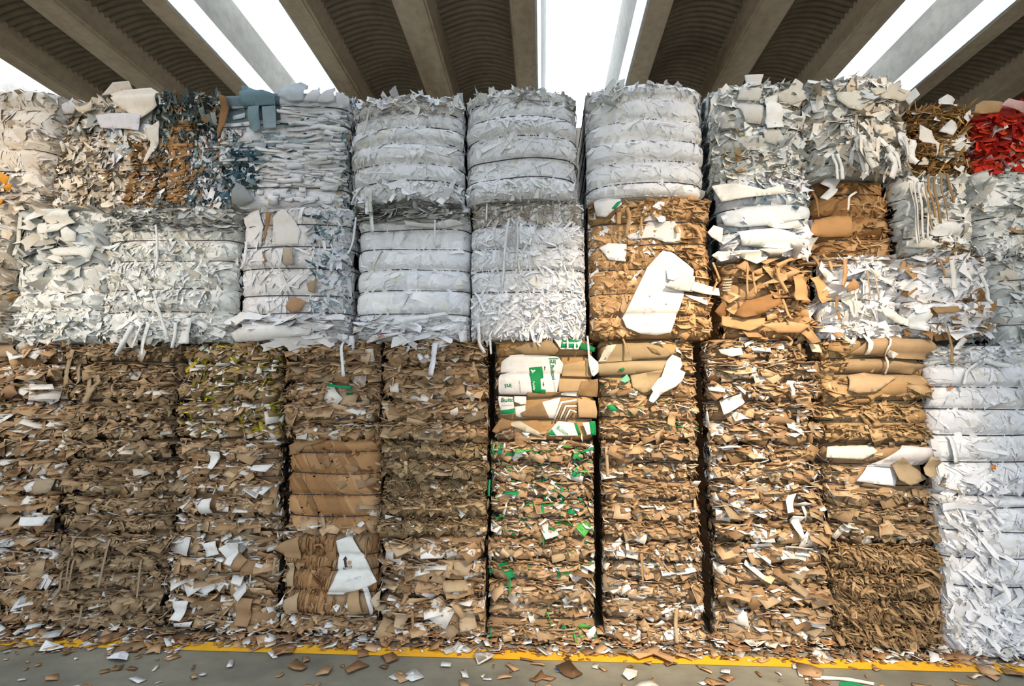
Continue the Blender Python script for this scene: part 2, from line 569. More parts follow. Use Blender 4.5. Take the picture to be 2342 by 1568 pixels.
    # --- a pass of loose scraps
    def scraps(self, pal, dens=0, n=None, L=(.03, .13), asp=(.4, 1.0), tilt=(40, 22), yaw=22, roll=25, roll0=0, lift=(-.004, .012),
               bend=.12, twist=.1, thick=.0028, region=(0, 1, 0, 1), side=0.14, jit=.13, pw=1.8, fluted=False, phase=None, clear=0.0):
        r = self.rng
        a0, a1, b0, b1 = region
        s0 = a0 * self.W - (side if a0 <= 0 else 0)
        s1 = a1 * self.W + (side if a1 >= 1 else 0)
        if n is None:
            n = int(dens * (s1 - s0) * (b1 - b0) * self.H)
        s = r.uniform(s0, s1, n)
        b = r.uniform(b0, b1, n) * (self.H - 0.02) + 0.01
        e = self.edges
        i = np.clip(np.searchsorted(e, b, side='right') - 1, 0, len(e) - 2)
        q = np.clip((b - e[i]) / (e[i + 1] - e[i]), 0, 1)
        prof = 1 - np.abs(2 * q - 1) ** 3
        if clear:
            ok = r.uniform(0, 1, n) > clear * np.clip((np.abs(2 * q - 1) - .58) / .22, 0, 1)
            s, b, q, prof = s[ok], b[ok], q[ok], prof[ok]
            n = len(s)
        P, N, U, T = self.frame(s, b)
        be = np.radians(r.normal(0, yaw, n))[:, None]
        N, T = N * np.cos(be) + T * np.sin(be), T * np.cos(be) - N * np.sin(be)
        al = np.radians(np.clip(r.normal(0, tilt[1], n) + (tilt[0] if phase is None else phase[0] + (phase[1] - phase[0]) * q), -75, 88))[:, None]
        pn = N * np.cos(al) + U * np.sin(al)
        pu = U * np.cos(al) - N * np.sin(al)
        ro = (np.radians(r.uniform(-180, 180, n)) if roll == 'any' else np.radians(roll0 + r.normal(0, roll, n)))[:, None]
        e1 = T * np.cos(ro) + pu * np.sin(ro)
        e2 = -T * np.sin(ro) + pu * np.cos(ro)
        Ln = L[0] * (L[1] / L[0]) ** (r.uniform(0, 1, n) ** pw)
        Wd = Ln * r.uniform(asp[0], asp[1], n)
        lf = np.where((s < 0) | (s > self.W), .3, 1.0)
        c = P + N * (lf * r.uniform(lift[0], lift[1], n) * (.4 + .6 * prof if clear else 1))[:, None]
        self.emit(c, e1, e2, pn, Ln, Wd, pal, bend, twist, thick, jit, fluted)

    def conform(self, pal, dens=0, n=None, L=(.1, .3), asp=(.3, .8), roll='any', roll0=0, region=(0, 1, 0, 1), lift=(0, .006), slope=.03, curl=.02, jit=.07, side=.1, pw=1.3, nu=13, nv=9):
        """sheets pressed on to the face: they follow its bulges and are pinched under the wires"""
        r = self.rng
        a0, a1, b0, b1 = region
        s0 = a0 * self.W - (side if a0 <= 0 else 0)
        s1 = a1 * self.W + (side if a1 >= 1 else 0)
        if n is None:
            n = int(dens * (s1 - s0) * (b1 - b0) * self.H)
        s = r.uniform(s0, s1, n); b = r.uniform(b0, b1, n) * self.H
        ro = r.uniform(-PI, PI, n) if roll == 'any' else np.radians(roll0 + r.normal(0, roll, n))
        Ln = L[0] * (L[1] / L[0]) ** (r.uniform(0, 1, n) ** pw)
        Wd = Ln * r.uniform(asp[0], asp[1], n)
        gu, gv = [g.ravel() for g in np.meshgrid(np.linspace(-.5, .5, nu), np.linspace(-.5, .5, nv), indexing='ij')]
        k = len(gu)
        u = gu[None] + r.uniform(-jit, jit, (n, k)) * (np.abs(gu) > .45)
        v = gv[None] * (1 + r.uniform(-jit, jit, (n, k)) * 1.2) * (1 - (r.uniform(0, .5, n) * (r.uniform(0, 1, n) < .35))[:, None] * (gu + .5)[None])
        v = v + (r.normal(0, .05, n)[:, None] * (gu ** 2 * 4)[None])
        uL, vW = u * Ln[:, None], v * Wd[:, None]
        c, sn = np.cos(ro)[:, None], np.sin(ro)[:, None]
        S_ = s[:, None] + uL * c - vW * sn
        B_ = np.clip(b[:, None] + uL * sn + vW * c, .002, self.H - .002)
        cu, cv = r.choice([-1, 1], n)[:, None], r.choice([-1, 1], n)[:, None]
        cor = np.clip(u * cu + v * cv - .25, 0, None) ** 1.6 * np.abs(r.normal(0, 1, n))[:, None] * curl * 2.2
        off = r.uniform(lift[0], lift[1], n)[:, None] + r.normal(0, slope, n)[:, None] * uL + r.normal(0, slope, n)[:, None] * vW + cor
        if self.wires:
            d = np.min(np.abs(B_[..., None] - np.array(self.wires)), -1)
            off = off * (.08 + .92 * np.clip(d / .02, 0, 1))
        V = self.S(S_, B_, off)
        V[..., 0] = np.clip(V[..., 0], self.x0 - .007, self.x1 + .007)
        col, _ = pick(pal, n, r)
        idx = np.arange(k).reshape(nu, nv)
        f = np.stack([idx[:-1, :-1], idx[1:, :-1], idx[1:, 1:], idx[:-1, 1:]], -1).reshape(-1, 4)
        self.big.append((V, f, np.repeat(col[:, None], len(f), 1), uL, Ln * Wd, False, Wd / Ln))

    def emit(self, c, e1, e2, pn, Ln, Wd, pal, bend, twist, thick, jit, fluted=False):
        r = self.rng
        n = len(c)
        if thick:
            gu = np.array([-.5, 0, .5, .5, 0, -.5]); gv = np.array([-.5, -.5, -.5, .5, .5, .5])
        else:
            gu = np.array([-.5, 0, .5, -.5, 0, .5, -.5, 0, .5]); gv = np.array([-.5, -.5, -.5, 0, 0, 0, .5, .5, .5])
        k = len(gu)
        u = gu[None] + r.uniform(-jit, jit, (n, k)) * np.where(np.abs(gv) > .1, 1, .3)[None]
        v = gv[None] + r.uniform(-jit, jit, (n, k)) * 0.7
        tap = r.uniform(.62, 1, n)[:, None] ** np.where(r.uniform(0, 1, n) < .5, .25, 1)[:, None]
        v = v * (1 + (tap - 1) * (u + .5))
        kb = r.normal(0, bend, n)[:, None]
        tw = r.normal(0, twist, n)[:, None]
        w = kb * Ln[:, None] * (4 * u * u - .4) + tw * Wd[:, None] * u * v * 4
        V = c[:, None] + e1[:, None] * (u * Ln[:, None])[..., None] + e2[:, None] * (v * Wd[:, None])[..., None] + pn[:, None] * w[..., None]
        col, _ = pick(pal, n, r)
        back = np.clip(col * r.uniform(.85, 1.1, (n, 1)), 0, .93)
        if thick:
            th = thick * r.uniform(.5, 1.3, n)[:, None, None]
            V2 = V - pn[:, None] * th
            V = np.concatenate([V, V2], 1)
            f = [(0, 1, 4, 5), (1, 2, 3, 4), (11, 10, 7, 6), (10, 9, 8, 7)]
            ring = [0, 1, 2, 3, 4, 5]
            for i in range(6):
                a, b2 = ring[i], ring[(i + 1) % 6]
                f.append((a, a + 6, b2 + 6, b2))
            f = np.array(f)
            edge = np.clip(col * 0.92, 0, .93)
            C = np.concatenate([np.repeat(col[:, None], 2, 1), np.repeat(back[:, None], 2, 1), np.repeat(edge[:, None], 6, 1)], 1)
            uu = np.concatenate([u, u], 1) * Ln[:, None]
        else:
            f = np.array([(0, 1, 4, 3), (1, 2, 5, 4), (3, 4, 7, 6), (4, 5, 8, 7)])
            C = np.repeat(col[:, None], 4, 1)
            uu = u * Ln[:, None]
        V[..., 2] = np.maximum(V[..., 2], 0.004)
        if hasattr(self, 'x0'):                          # neighbours in the stack press the ends flat
            V[..., 0] = np.clip(V[..., 0], self.x0 - .007, self.x1 + .007)
            if self.z1 < 3.4:
                V[..., 2] = np.minimum(V[..., 2], self.z1 + .006)
        self.big.append((V, f, C, uu, Ln * Wd, fluted, Wd / Ln))

    def finish(self, nbig=22, big_names=('cardboard_flap', 'cardboard_strip')):
        """the largest scraps become parts of their own, the rest one loose mass"""
        for gi, (V, f, C, uu, ar, fl, asp) in enumerate(self.big):
            if not self.cover: break
            c = V.mean(1)
            hit = np.zeros(len(c), bool)
            for poly, clean in self.cover:
                if clean:                                # keep printed sheets free of anything lying over them
                    x, y = V[..., 0] - self.x0, V[..., 2] - self.z0
                else:
                    x, y = (c[:, 0] - self.x0)[:, None], (c[:, 2] - self.z0)[:, None]
                ins = np.zeros(x.shape, bool)
                for i in range(len(poly)):
                    (ax, ay), (bx, by) = poly[i], poly[i - 1]
                    if ay == by: continue
                    ins ^= ((ay > y) != (by > y)) & (x < (bx - ax) * (y - ay) / (by - ay) + ax)
                hit |= ins.any(1)
            k = ~hit
            self.big[gi] = (V[k], f, C[k], uu[k], ar[k], fl, asp[k])
        areas = np.concatenate([g[4] for g in self.big])
        cut = np.sort(areas)[-nbig] if len(areas) > nbig else 0
        for flu in (False, True):
            VV, FF, CC, UU, base = [], {}, {}, [], 0
            parts = []
            for (V, f, C, uu, ar, fl, asp) in self.big:
                if fl != flu: continue
                keep = ar < cut
                for i in np.nonzero(~keep)[0]:
                    nm = big_names[1] if asp[i] < .3 else big_names[0]
                    self.add(nm, mesh_np(nm, self.local(V[i]), f, C[i], M_FLUTED if flu else M_PAPER, uu[i]))
                Vk = V[keep]
                m, k = Vk.shape[:2]
                if m == 0: continue
                VV.append(Vk.reshape(-1, 3)); UU.append(uu[keep].ravel())
                FF.setdefault(0, []).append((f[None] + (np.arange(m) * k)[:, None, None] + base).reshape(-1, 4))
                CC.setdefault(0, []).append(C[keep].reshape(-1, 3))
                base += m * k
            if VV:
                nm = 'fluted_scraps' if flu else 'loose_scraps'
                o = self.add(nm, mesh_np(nm, self.local(np.concatenate(VV)), np.concatenate(FF[0]), np.concatenate(CC[0]), M_FLUTED if flu else M_PAPER, np.concatenate(UU)))
                o['kind'] = 'stuff'

    # --- one sheet traced at its own place on the bale's face
    def sheet(self, name, pts, col, off=0.014, thick=0.003, label=None, parent=None, curl=0.0, step=0.03, out=0.0, back=None, cover=True):
        """pts in photo points; out lifts the far end (last half of the outline) off the face"""
        sb = [self.sb(*p) for p in pts]
        P2 = [Vector(p) for p in sb]
        if cover: self.cover.append((sb, label is not None))
        # densify the outline, add inner points
        outl = []
        for i, p in enumerate(P2):
            q = P2[(i + 1) % len(P2)]
            m = max(1, int((q - p).length / step))
            for j in range(m):
                outl.append(p.lerp(q, j / m))
        xs = [p.x for p in outl]; ys_ = [p.y for p in outl]
        inner = [Vector((x, y)) for x in np.arange(min(xs) + step / 2, max(xs), step) for y in np.arange(min(ys_) + step / 2, max(ys_), step)]
        nb = len(outl)
        v, e, f, ov, oe, of = delaunay_2d_cdt(outl + inner, [(i, (i + 1) % nb) for i in range(nb)], [], 1, 1e-5)
        A = np.array([(p.x, p.y) for p in v])
        F = np.array([t for t in f if len(t) == 3])
        r = self.rng
        bb = np.clip(A[:, 1], 0, self.H)
        sc = np.clip(A[:, 0], self.cr * .5, self.W - self.cr * .5)   # past the corners a sheet sticks out flat
        top = self.S(sc, bb, 0)
        top[:, 0] += A[:, 0] - sc
        top[:, 2] = self.z0 + A[:, 1]
        ex = off + .6 * curl * (np.sin(A[:, 0] * r.uniform(9, 16) + r.uniform(0, 6)) + np.sin(A[:, 1] * r.uniform(9, 16) + r.uniform(0, 6)))
        if out:
            g = (A[:, 1].max() - A[:, 1]) / max(1e-6, np.ptp(A[:, 1]))
            ex = ex + out * g ** 1.5
        top[:, 1] -= ex
        bot = top.copy(); bot[:, 1] += thick
        n = len(A)
        # boundary edges
        cnt = {}
        for t in F:
            for a, b in ((t[0], t[1]), (t[1], t[2]), (t[2], t[0])):
                cnt[(a, b)] = cnt.get((a, b), 0) + 1
        bd = [(a, b) for (a, b) in cnt if (b, a) not in cnt]
        tris = [tuple(t) for t in F] + [tuple(t[::-1] + n) for t in F]
        for a, b in bd:
            tris += [(b, a, a + n), (b, a + n, b + n)]
        C = np.tile(tone(lin(calm(col))), (len(tris), 1))
        if back is not None:
            C[len(F):2 * len(F)] = lin(back)
        V = np.concatenate([top, bot])
        V[:, 2] = np.maximum(V[:, 2], 0.004)
        me = mesh_np(name, self.local(V), np.array(tris), C, M_PAPER, np.concatenate([A[:, 0], A[:, 0]]))
        o = self.add(name, me)
        if label: o['label'] = label
        if parent is not None:
            o.parent = parent
        return o

    def strip(self, pts, width, col, off=0.03, name='hanging_strip', end_out=0.03, label=None):
        """a paper or card strip hanging along photo points"""
        w0 = [self.sb(*p) for p in pts]
        d = np.array(w0)
        t = np.linspace(0, len(d) - 1, 14)
        s = np.interp(t, range(len(d)), d[:, 0]); b = np.interp(t, range(len(d)), d[:, 1])
        for _ in range(2):
            s[1:-1] = .5 * s[1:-1] + .25 * (s[:-2] + s[2:]); b[1:-1] = .5 * b[1:-1] + .25 * (b[:-2] + b[2:])
        sc = np.clip(s, self.cr * .5, self.W - self.cr * .5)
        X, Y, nx, ny = self.perim(sc)
        dd = self.disp(sc, np.clip(b, 0, self.H))
        y = Y - dd - off - end_out * (t / t[-1]) ** 2
        y = np.minimum.accumulate(y)
        for _ in range(3):
            y[1:-1] = .5 * y[1:-1] + .25 * (y[:-2] + y[2:])
        P = np.stack([self.x0 + s, y, np.maximum(self.z0 + b, .01)], -1)
        dirv = np.gradient(P, axis=0); dirv /= np.linalg.norm(dirv, axis=1, keepdims=True)
        side = np.cross(dirv, np.array([0, -1.0, 0])); side /= np.linalg.norm(side, axis=1, keepdims=True) + 1e-9
        tw = self.rng.normal(0, .5) * np.linspace(0, 1, 14)[:, None]
        nn = np.cross(side, dirv)
        side = side * np.cos(tw) + nn * np.sin(tw)
        wv = width * .5 * (1 + self.rng.normal(0, .1, 14))[:, None]
        a, c = P - side * wv, P + side * wv
        th = np.cross(side, dirv) * .0015
        V = np.concatenate([a + th, c + th, a - th, c - th])
        i = np.arange(13); n = 14
        F = [(k, k + 1, k + 1 + n, k + n) for k in i] + [(k + 2 * n, k + 3 * n, k + 1 + 3 * n, k + 1 + 2 * n) for k in i]
        F += [(k, k + 2 * n, k + 1 + 2 * n, k + 1) for k in i] + [(k + n, k + 1 + n, k + 1 + 3 * n, k + 3 * n) for k in i]
        F += [(0, n, 3 * n, 2 * n), (n - 1, 3 * n - 1, 4 * n - 1, 2 * n - 1)]
        C = np.tile(tone(lin(calm(col))), (len(F), 1))
        o = self.add(name, mesh_np(name, self.local(V), np.array(F), C, M_PAPER, np.tile(np.arange(14) * .02, 4)))
        if label: o['label'] = label
        return o

    def lettering(self, parent, text, at, height_px, angle, col, off=0.019, bold=0.0, squash=1.0):
        """printed words following the bulge of the face; at = photo point of the middle"""
        cu = bpy.data.curves.new('print', 'FONT')
        cu.body = text
        cu.align_x = 'CENTER'; cu.align_y = 'CENTER'
        cu.offset = bold
        tmp = bpy.data.objects.new('print', cu)
        COL.objects.link(tmp)
        dg = bpy.context.evaluated_depsgraph_get()
        me0 = bpy.data.meshes.new_from_object(tmp.evaluated_get(dg))
        bpy.data.objects.remove(tmp); bpy.data.curves.remove(cu)
        A = np.array([v.co[:2] for v in me0.vertices])
        polys = [tuple(p.vertices) for p in me0.polygons]
        bpy.data.meshes.remove(me0)
        h = height_px * 3.55 / FPX / 0.72
        ca, sa = math.cos(angle), math.sin(angle)
        A = A * h * np.array([squash, 1])
        A = np.stack([A[:, 0] * ca - A[:, 1] * sa, A[:, 0] * sa + A[:, 1] * ca], 1)
        return self._print(parent, 'lettering', A, polys, at, col, off)

    def print_shape(self, parent, name, pts, at, scale_px, angle, col, off=0.018):
        A = np.array(pts, float) * scale_px * 3.55 / FPX
        ca, sa = math.cos(angle), math.sin(angle)
        A = np.stack([A[:, 0] * ca - A[:, 1] * sa, A[:, 0] * sa + A[:, 1] * ca], 1)
        return self._print(parent, name, A, [tuple(range(len(A)))], at, col, off)

    def _print(self, parent, name, A, polys, at, col, off):
        s, b = self.sb(*at)
        A = A + np.array([s, b])
        V = self.S(A[:, 0], np.clip(A[:, 1], 0, self.H), 0)
        V[:, 2] = self.z0 + A[:, 1]
        V[:, 1] -= off
        me = bpy.data.meshes.new(name)
        me.from_pydata([tuple(v) for v in self.local(V)], [], polys)
        me.update()
        a = me.attributes.new('tint', 'FLOAT_COLOR', 'FACE')
        a.data.foreach_set('color', np.tile(np.append(lin(col), 1).astype(np.float32), len(polys)))
        me.materials.append(M_PAPER)
        o = self.add(name, me)
        if parent is not None: o.parent = parent
        return o

# ------------------------------------------------------------------ scrap recipes
def flake(B, pal, dens=3400, big=1.0, **k):
    """torn flakes pressed in layers: shingled pieces that stick out with their upper faces showing"""
    a = dict(bend=.04, twist=.04, jit=.085, clear=.93, phase=(34, 66), side=.05)
    a.update(k)
    B.scraps(pal, dens * .56, L=(.02, .065), tilt=(0, 19), lift=(-.022, .014), **a)
    B.scraps(pal, dens * .40, L=(.035, .115 * big), tilt=(0, 19), lift=(-.016, .022), **a)
    a.pop('fluted', None); a['phase'] = None; a['tilt'] = (15, 28)
    B.scraps(pal, dens * .14, L=(.03, .09 * big), lift=(-.012, .006), **a)
    a['tilt'] = (25, 30)
    B.scraps(pal, dens * .05, L=(.04, .13 * big), asp=(.12, .32), roll=60, lift=(.0, .022), **a)

def pressed(B, pal, dens=1.0, strips=1.0, bits=1.0, rough=0.0, **k):
    """smooth white waste: flat sheets and strips lying on the face"""
    sl = .009 + rough * .010
    B.conform(pal, 190 * dens, L=(.14, .42), asp=(.35, .85), lift=(-.003, .007), slope=sl, curl=.003 + rough * .004, nu=17, nv=13, **k)
    B.conform(pal, 170 * dens, L=(.05, .16), asp=(.35, .9), lift=(.003, .010), slope=sl * 1.6, curl=.008 + rough * .005, nu=8, nv=6, **k)
    B.conform(pal, 480 * strips, L=(.05, .28), asp=(.05, .15), lift=(.004, .013), slope=sl * 1.6, curl=.006 + rough * .006, nu=14, nv=2, **k)
    B.scraps(pal, 170 * bits, L=(.02, .08), asp=(.2, .8), tilt=(8, 16 + rough), yaw=14 + rough, roll='any', lift=(-.003, .008), thick=0, bend=.06, clear=.8, **k)

def ragged(B, pal, dens=2600, L=(.03, .15), tilt=(30, 28), asp=(.12, .7), roll=45, lift=(-.01, .02), **k):
    B.scraps(pal, dens, L=L, asp=asp, tilt=tilt, yaw=30, roll=roll, lift=lift, thick=0, bend=.10, twist=.16, clear=.6, **k)

def fringe(B, pal, top=True, bottom=False, n=160, L=(.03, .10), thick=0):
    """ragged ends along the upper or lower edge and the two corners"""
    if top:
        B.scraps(pal, n=n, L=L, asp=(.15, .7), tilt=(40, 30), yaw=35, roll=50, lift=(-.02, .02), thick=thick, bend=.12, region=(0, 1, .9, .985), side=.1)
    if bottom:
        B.scraps(pal, n=n, L=L, asp=(.15, .7), tilt=(25, 35), yaw=35, roll='any', lift=(-.01, .03), thick=thick, bend=.2, region=(0, 1, 0, .08), side=.1)
    for reg in ((0, .03, 0, 1), (.97, 1, 0, 1)):
        B.scraps(pal, n=n, L=(.03, .11), asp=(.15, .7), tilt=(15, 30), yaw=35, roll='any', lift=(-.015, .012), thick=thick, bend=.12, region=reg, side=.12)

# ------------------------------------------------------------------ the stack
def zat(py, px=1240):
    return unproject(px, py, 0.0)[1]
def ztop(py, px):
    return unproject(px, py, -0.10)[1] - .02
L0, L1, L2, L3, L4 = 0.0, zat(1226), zat(1006), zat(777), zat(466)
SEED = [0]
ALL = []
def make(name, px, zz, wires, label, category, group, yf=0.0, gap=.009, **k):
    SEED[0] += 1
    z0, z1 = zz
    if name == 'cardboard_bale': yf += .04
    zm = (z0 + z1) / 2
    pym = project(.2, yf, zm)[1]
    x0 = unproject(px[0], pym, yf)[0] + gap
    x1 = unproject(px[1], pym, yf)[0] - gap
    xm = (px[0] + px[1]) / 2
    if isinstance(wires, int):
        n = wires
        rr = np.random.default_rng(SEED[0])
        w = [(z1 - z0) * ((i + 1) / (n + 1) + rr.uniform(-.015, .015)) for i in range(n)]
    else:
        w = []
        for py in wires:
            h = unproject(xm, py, yf - .08)[1] - z0
            if .03 < h < z1 - z0 - .03: w.append(h)
    B = Bale(name, x0, x1, z0, z1, yf, w, seed=SEED[0], **k)
    B.root['label'] = label
    B.root['category'] = category
    B.root['group'] = group
    ALL.append(B)
    return B
CARD = dict(amp=.062, pw=2.6, rnd=.02, cr=.09, nz=.018)
SMOOTH = dict(amp=.032, pw=4.0, rnd=.10, cr=.12, nz=.008)
SMOOTH_M = dict(amp=.034, pw=4.0, rnd=.05, cr=.09, nz=.008)
G_LOW = 'cardboard bales of the bottom tier'
G_MID = 'cardboard bales of the second tier'
G_UP = 'cardboard bales of the third tier'
G_W = 'paper bales of the tier above the cardboard'
G_T = 'paper bales of the top tier'
G_R = 'mixed bales stacked above the cardboard on the right'
G_WR = 'white paper bales standing in the last stack'
FLAPS = ('cardboard_flap', 'cardboard_strip')
SHEETS = ('paper_sheet', 'paper_strip')

def card(px, tier, label, pal, group, wires=4, yf=0.0, dens=3400, **k):
    zz = ((L0, L1), (L1, L2), (L2, L3))[tier]
    B = make('cardboard_bale', px, zz, wires, label, 'bale', group, yf=yf, **CARD)
    B.body(pal, inset=.034)
    flake(B, pal, dens, **k)
    B.wire_rings()
    return B

# ---- bottom tier
B = card((-135, 140), 0, 'brown cardboard bale on the floor at the left picture edge, with white sheets', KRAFT_W, G_LOW, big=1.5, yf=-.02); B.finish(24, FLAPS)
B = card((136, 383), 0, 'brown cardboard bale on the floor, second stack from the left, with dangling fluted strips', GREY_KRAFT, G_LOW)
for p in (([(205, 1205), (203, 1260)]), ([(190, 1262), (182, 1340)]), ([(260, 1230), (258, 1330)]), ([(330, 1280), (328, 1360)]), ([(170, 1270), (172, 1330)]), ([(196, 1380), (195, 1420)]), ([(150, 1300), (138, 1362)])):
    B.strip(p, .014, (176, 150, 116), off=.03)
B.finish(24, FLAPS)
B = card((385, 640), 0, 'brown cardboard bale on the floor, third stack from the left, many large white card pieces', KRAFT_W, G_LOW, big=1.7, dens=2800)
for poly in ([(358, 1312), (382, 1310), (376, 1348), (352, 1346)], [(405, 1370), (440, 1368), (425, 1412), (402, 1408)], [(470, 1240), (500, 1233), (515, 1260), (486, 1266)], [(533, 1236), (552, 1240), (540, 1288), (524, 1282)], [(405, 1420), (448, 1416), (440, 1448), (410, 1446)], [(540, 1310), (566, 1312), (562, 1332), (538, 1326)]):
    q = [(max(p[0], 392), p[1]) for p in poly]
    B.sheet('cardboard_flap', q, (230, 228, 224), off=.035, out=.03, thick=.004, label='white card piece')
for poly in ([(548, 1360), (585, 1365), (578, 1425), (546, 1420)], [(520, 1250), (575, 1275), (560, 1300), (520, 1285)]):
    B.sheet('cardboard_flap', poly, (180, 136, 92), off=.035, out=.03, thick=.004)
B.finish(20, FLAPS)

B = make('cardboard_bale', (648, 866), (L0, L1), [1270, 1306, 1356, 1408], 'brown bale of upright layers with white arrow sheet', 'bale', G_LOW, **dict(CARD, amp=.03, pw=4, rnd=.04))
B.body(KRAFT_PURE)
BR = [((176, 134, 90), 5), ((162, 120, 78), 4), ((190, 148, 104), 3), ((140, 102, 66), 2)]
B.conform(BR, 900, L=(.14, .34), asp=(.035, .08), roll=5, roll0=80, lift=(-.004, .014), slope=.02, curl=.004, region=(0, 1, .2, 1), nu=18, nv=2)
B.scraps(BR, 500, L=(.06, .16), asp=(.05, .12), tilt=(4, 6), yaw=50, roll=6, roll0=80, lift=(-.002, .010), region=(0, 1, .2, 1), thick=.003, bend=.04, clear=.9)
B.scraps(BR, 260, L=(.12, .24), asp=(.2, .4), tilt=(2, 5), yaw=8, roll=14, roll0=75, lift=(-.002, .004), region=(.1, 1, .25, .95), bend=.02)
flake(B, KRAFT_W, 3000, region=(0, 1, 0, .2))
flake(B, KRAFT_W, 2400, region=(0, .12, 0, 1))
flake(B, KRAFT, 1500, region=(.3, .75, .18, .32))
sh = B.sheet('printed_sheet', [(772, 1234), (811, 1218), (836, 1266), (846, 1306), (854, 1327), (826, 1344), (787, 1356), (751, 1355), (766, 1326), (777, 1300), (779, 1268)], (226, 226, 220), off=.024, thick=.004, step=.012, label='white sheet printed with an up arrow')
B.lettering(sh, 'ALTO', (798, 1295), 6.2, .24, (50, 50, 54), off=.032, bold=.012)
B.print_shape(sh, 'printed_arrow', [(-2.6, -11), (2.6, -11), (2.6, 5), (5.4, 5), (0, 12), (-5.4, 5), (-2.6, 5)], (793.5, 1282), 1.0, .22, (56, 52, 54), off=.032)
B.print_shape(sh, 'punched_hole', [(4.5 * math.cos(a), 4.5 * math.sin(a)) for a in np.linspace(0, 6.1, 16)], (803, 1283), 1.0, 0, (186, 146, 104), off=.032)
B.lettering(sh, '2 (7) .- 30517', (812, 1320), 4.0, .24, (160, 160, 160), off=.032)
B.sheet('cardboard_flap', [(655, 1238), (690, 1222), (694, 1275), (660, 1272), (640, 1250)], (188, 146, 96), off=.03, curl=.008, thick=.004)
B.sheet('cardboard_flap', [(662, 1286), (677, 1282), (676, 1336), (664, 1338)], (200, 168, 124), off=.035, thick=.004)
B.sheet('cardboard_flap', [(655, 1370), (690, 1348), (688, 1396), (660, 1402)], (204, 170, 124), off=.035, thick=.004)
B.sheet('cardboard_flap', [(840, 1368), (868, 1340), (868, 1370), (856, 1378)], (206, 182, 146), off=.05, thick=.004, out=.03)
B.sheet('paper_strip', [(828, 1340), (835, 1340), (852, 1400), (844, 1404)], (222, 222, 222), off=.03, thick=.002, label='white paper strip')
B.sheet('cardboard_flap', [(798, 1355), (820, 1340), (828, 1400), (806, 1404)], (200, 160, 108), off=.018, thick=.004)
B.sheet('paper_strip', [(652, 1372), (662, 1350), (658, 1376), (642, 1382)], (228, 226, 224), off=.05, thick=.003, label='white card strip')
B.wire_rings(); B.finish(22, FLAPS)

B = card((872, 1112), 0, 'light brown cardboard bale with torn crumpled kraft sheets, on floor in fifth stack', KRAFT_W, G_LOW, big=1.5, dens=3000)
for poly, c in (([(1035, 1270), (1058, 1262), (1080, 1285), (1072, 1310), (1050, 1312)], (196, 168, 130)), ([(1015, 1320), (1068, 1318), (1075, 1342), (1020, 1346)], (200, 170, 128)), ([(1048, 1400), (1080, 1392), (1086, 1430), (1055, 1438)], (206, 178, 138)), ([(900, 1395), (940, 1400), (925, 1430), (905, 1425)], (204, 176, 136))):
    B.sheet('crumpled_sheet', poly, c, off=.035, curl=.012, out=.02, thick=.003)
B.strip([(945, 1392), (948, 1430)], .02, (184, 138, 92)); B.finish(20, FLAPS)

B = card((1118, 1360), 0, 'brown cardboard bale on the floor with a few green slivers, left of the dark gap', GREEN_LOW, G_LOW, dens=3700)
for p, c in (([(1167, 1305), (1166, 1350)], (40, 150, 84)), ([(1251, 1395), (1260, 1425)], (92, 176, 84)), ([(1310, 1430), (1322, 1480)], (92, 176, 84)), ([(1125, 1430), (1124, 1445)], (30, 150, 90))):
    B.strip(p, .012, c, label='green card strip')
B.finish(20, FLAPS)
B = card((1378, 1608), 0, 'orange-lit brown cardboard bale on the floor right of the dark gap', KRAFT_W, G_LOW, big=1.1)
for p, c in (([(1465, 1262), (1466, 1325)], (190, 146, 98)), ([(1430, 1190), (1432, 1252)], (226, 220, 210)), ([(1545, 1385), (1542, 1460)], (206, 170, 120))):
    B.strip(p, .02, c)
B.finish(24, FLAPS)
B = card((1632, 1892), 0, 'brown cardboard bale with white card pieces on the floor, eighth stack from the left', KRAFT_W, G_LOW, big=1.4, dens=3000)
for poly, c in (([(1690, 1330), (1712, 1345), (1708, 1368), (1688, 1350)], (186, 150, 104)), ([(1800, 1310), (1840, 1345), (1832, 1358), (1790, 1330)], (180, 150, 112)), ([(1700, 1275), (1742, 1310), (1735, 1318), (1695, 1285)], (222, 220, 214))):
    B.sheet('cardboard_flap', poly, c, off=.04, out=.03, thick=.004)
B.strip([(1745, 1400), (1758, 1470)], .02, (160, 112, 62)); B.finish(22, FLAPS)
B = make('cardboard_bale', (1890, 2140), (L0, L1), 3, 'dark straw-like bale of shredded brown card strips on the floor, beside white bale', 'bale', G_LOW, yf=-.02, **CARD)
B.body(STRAW, inset=.034)
B.scraps(STRAW, 3400, L=(.04, .13), asp=(.10, .3), tilt=(35, 28), yaw=35, roll=38, roll0=-58, lift=(-.01, .03), bend=.1, thick=.003)
B.scraps(STRAW, 1800, L=(.02, .07), asp=(.15, .5), tilt=(30, 30), yaw=30, roll=40, roll0=-40, lift=(-.015, .015), bend=.1, thick=.003)
flake(B, STRAW, 1500, region=(0, 1, .8, 1))
B.wire_rings(); B.finish(26, FLAPS)

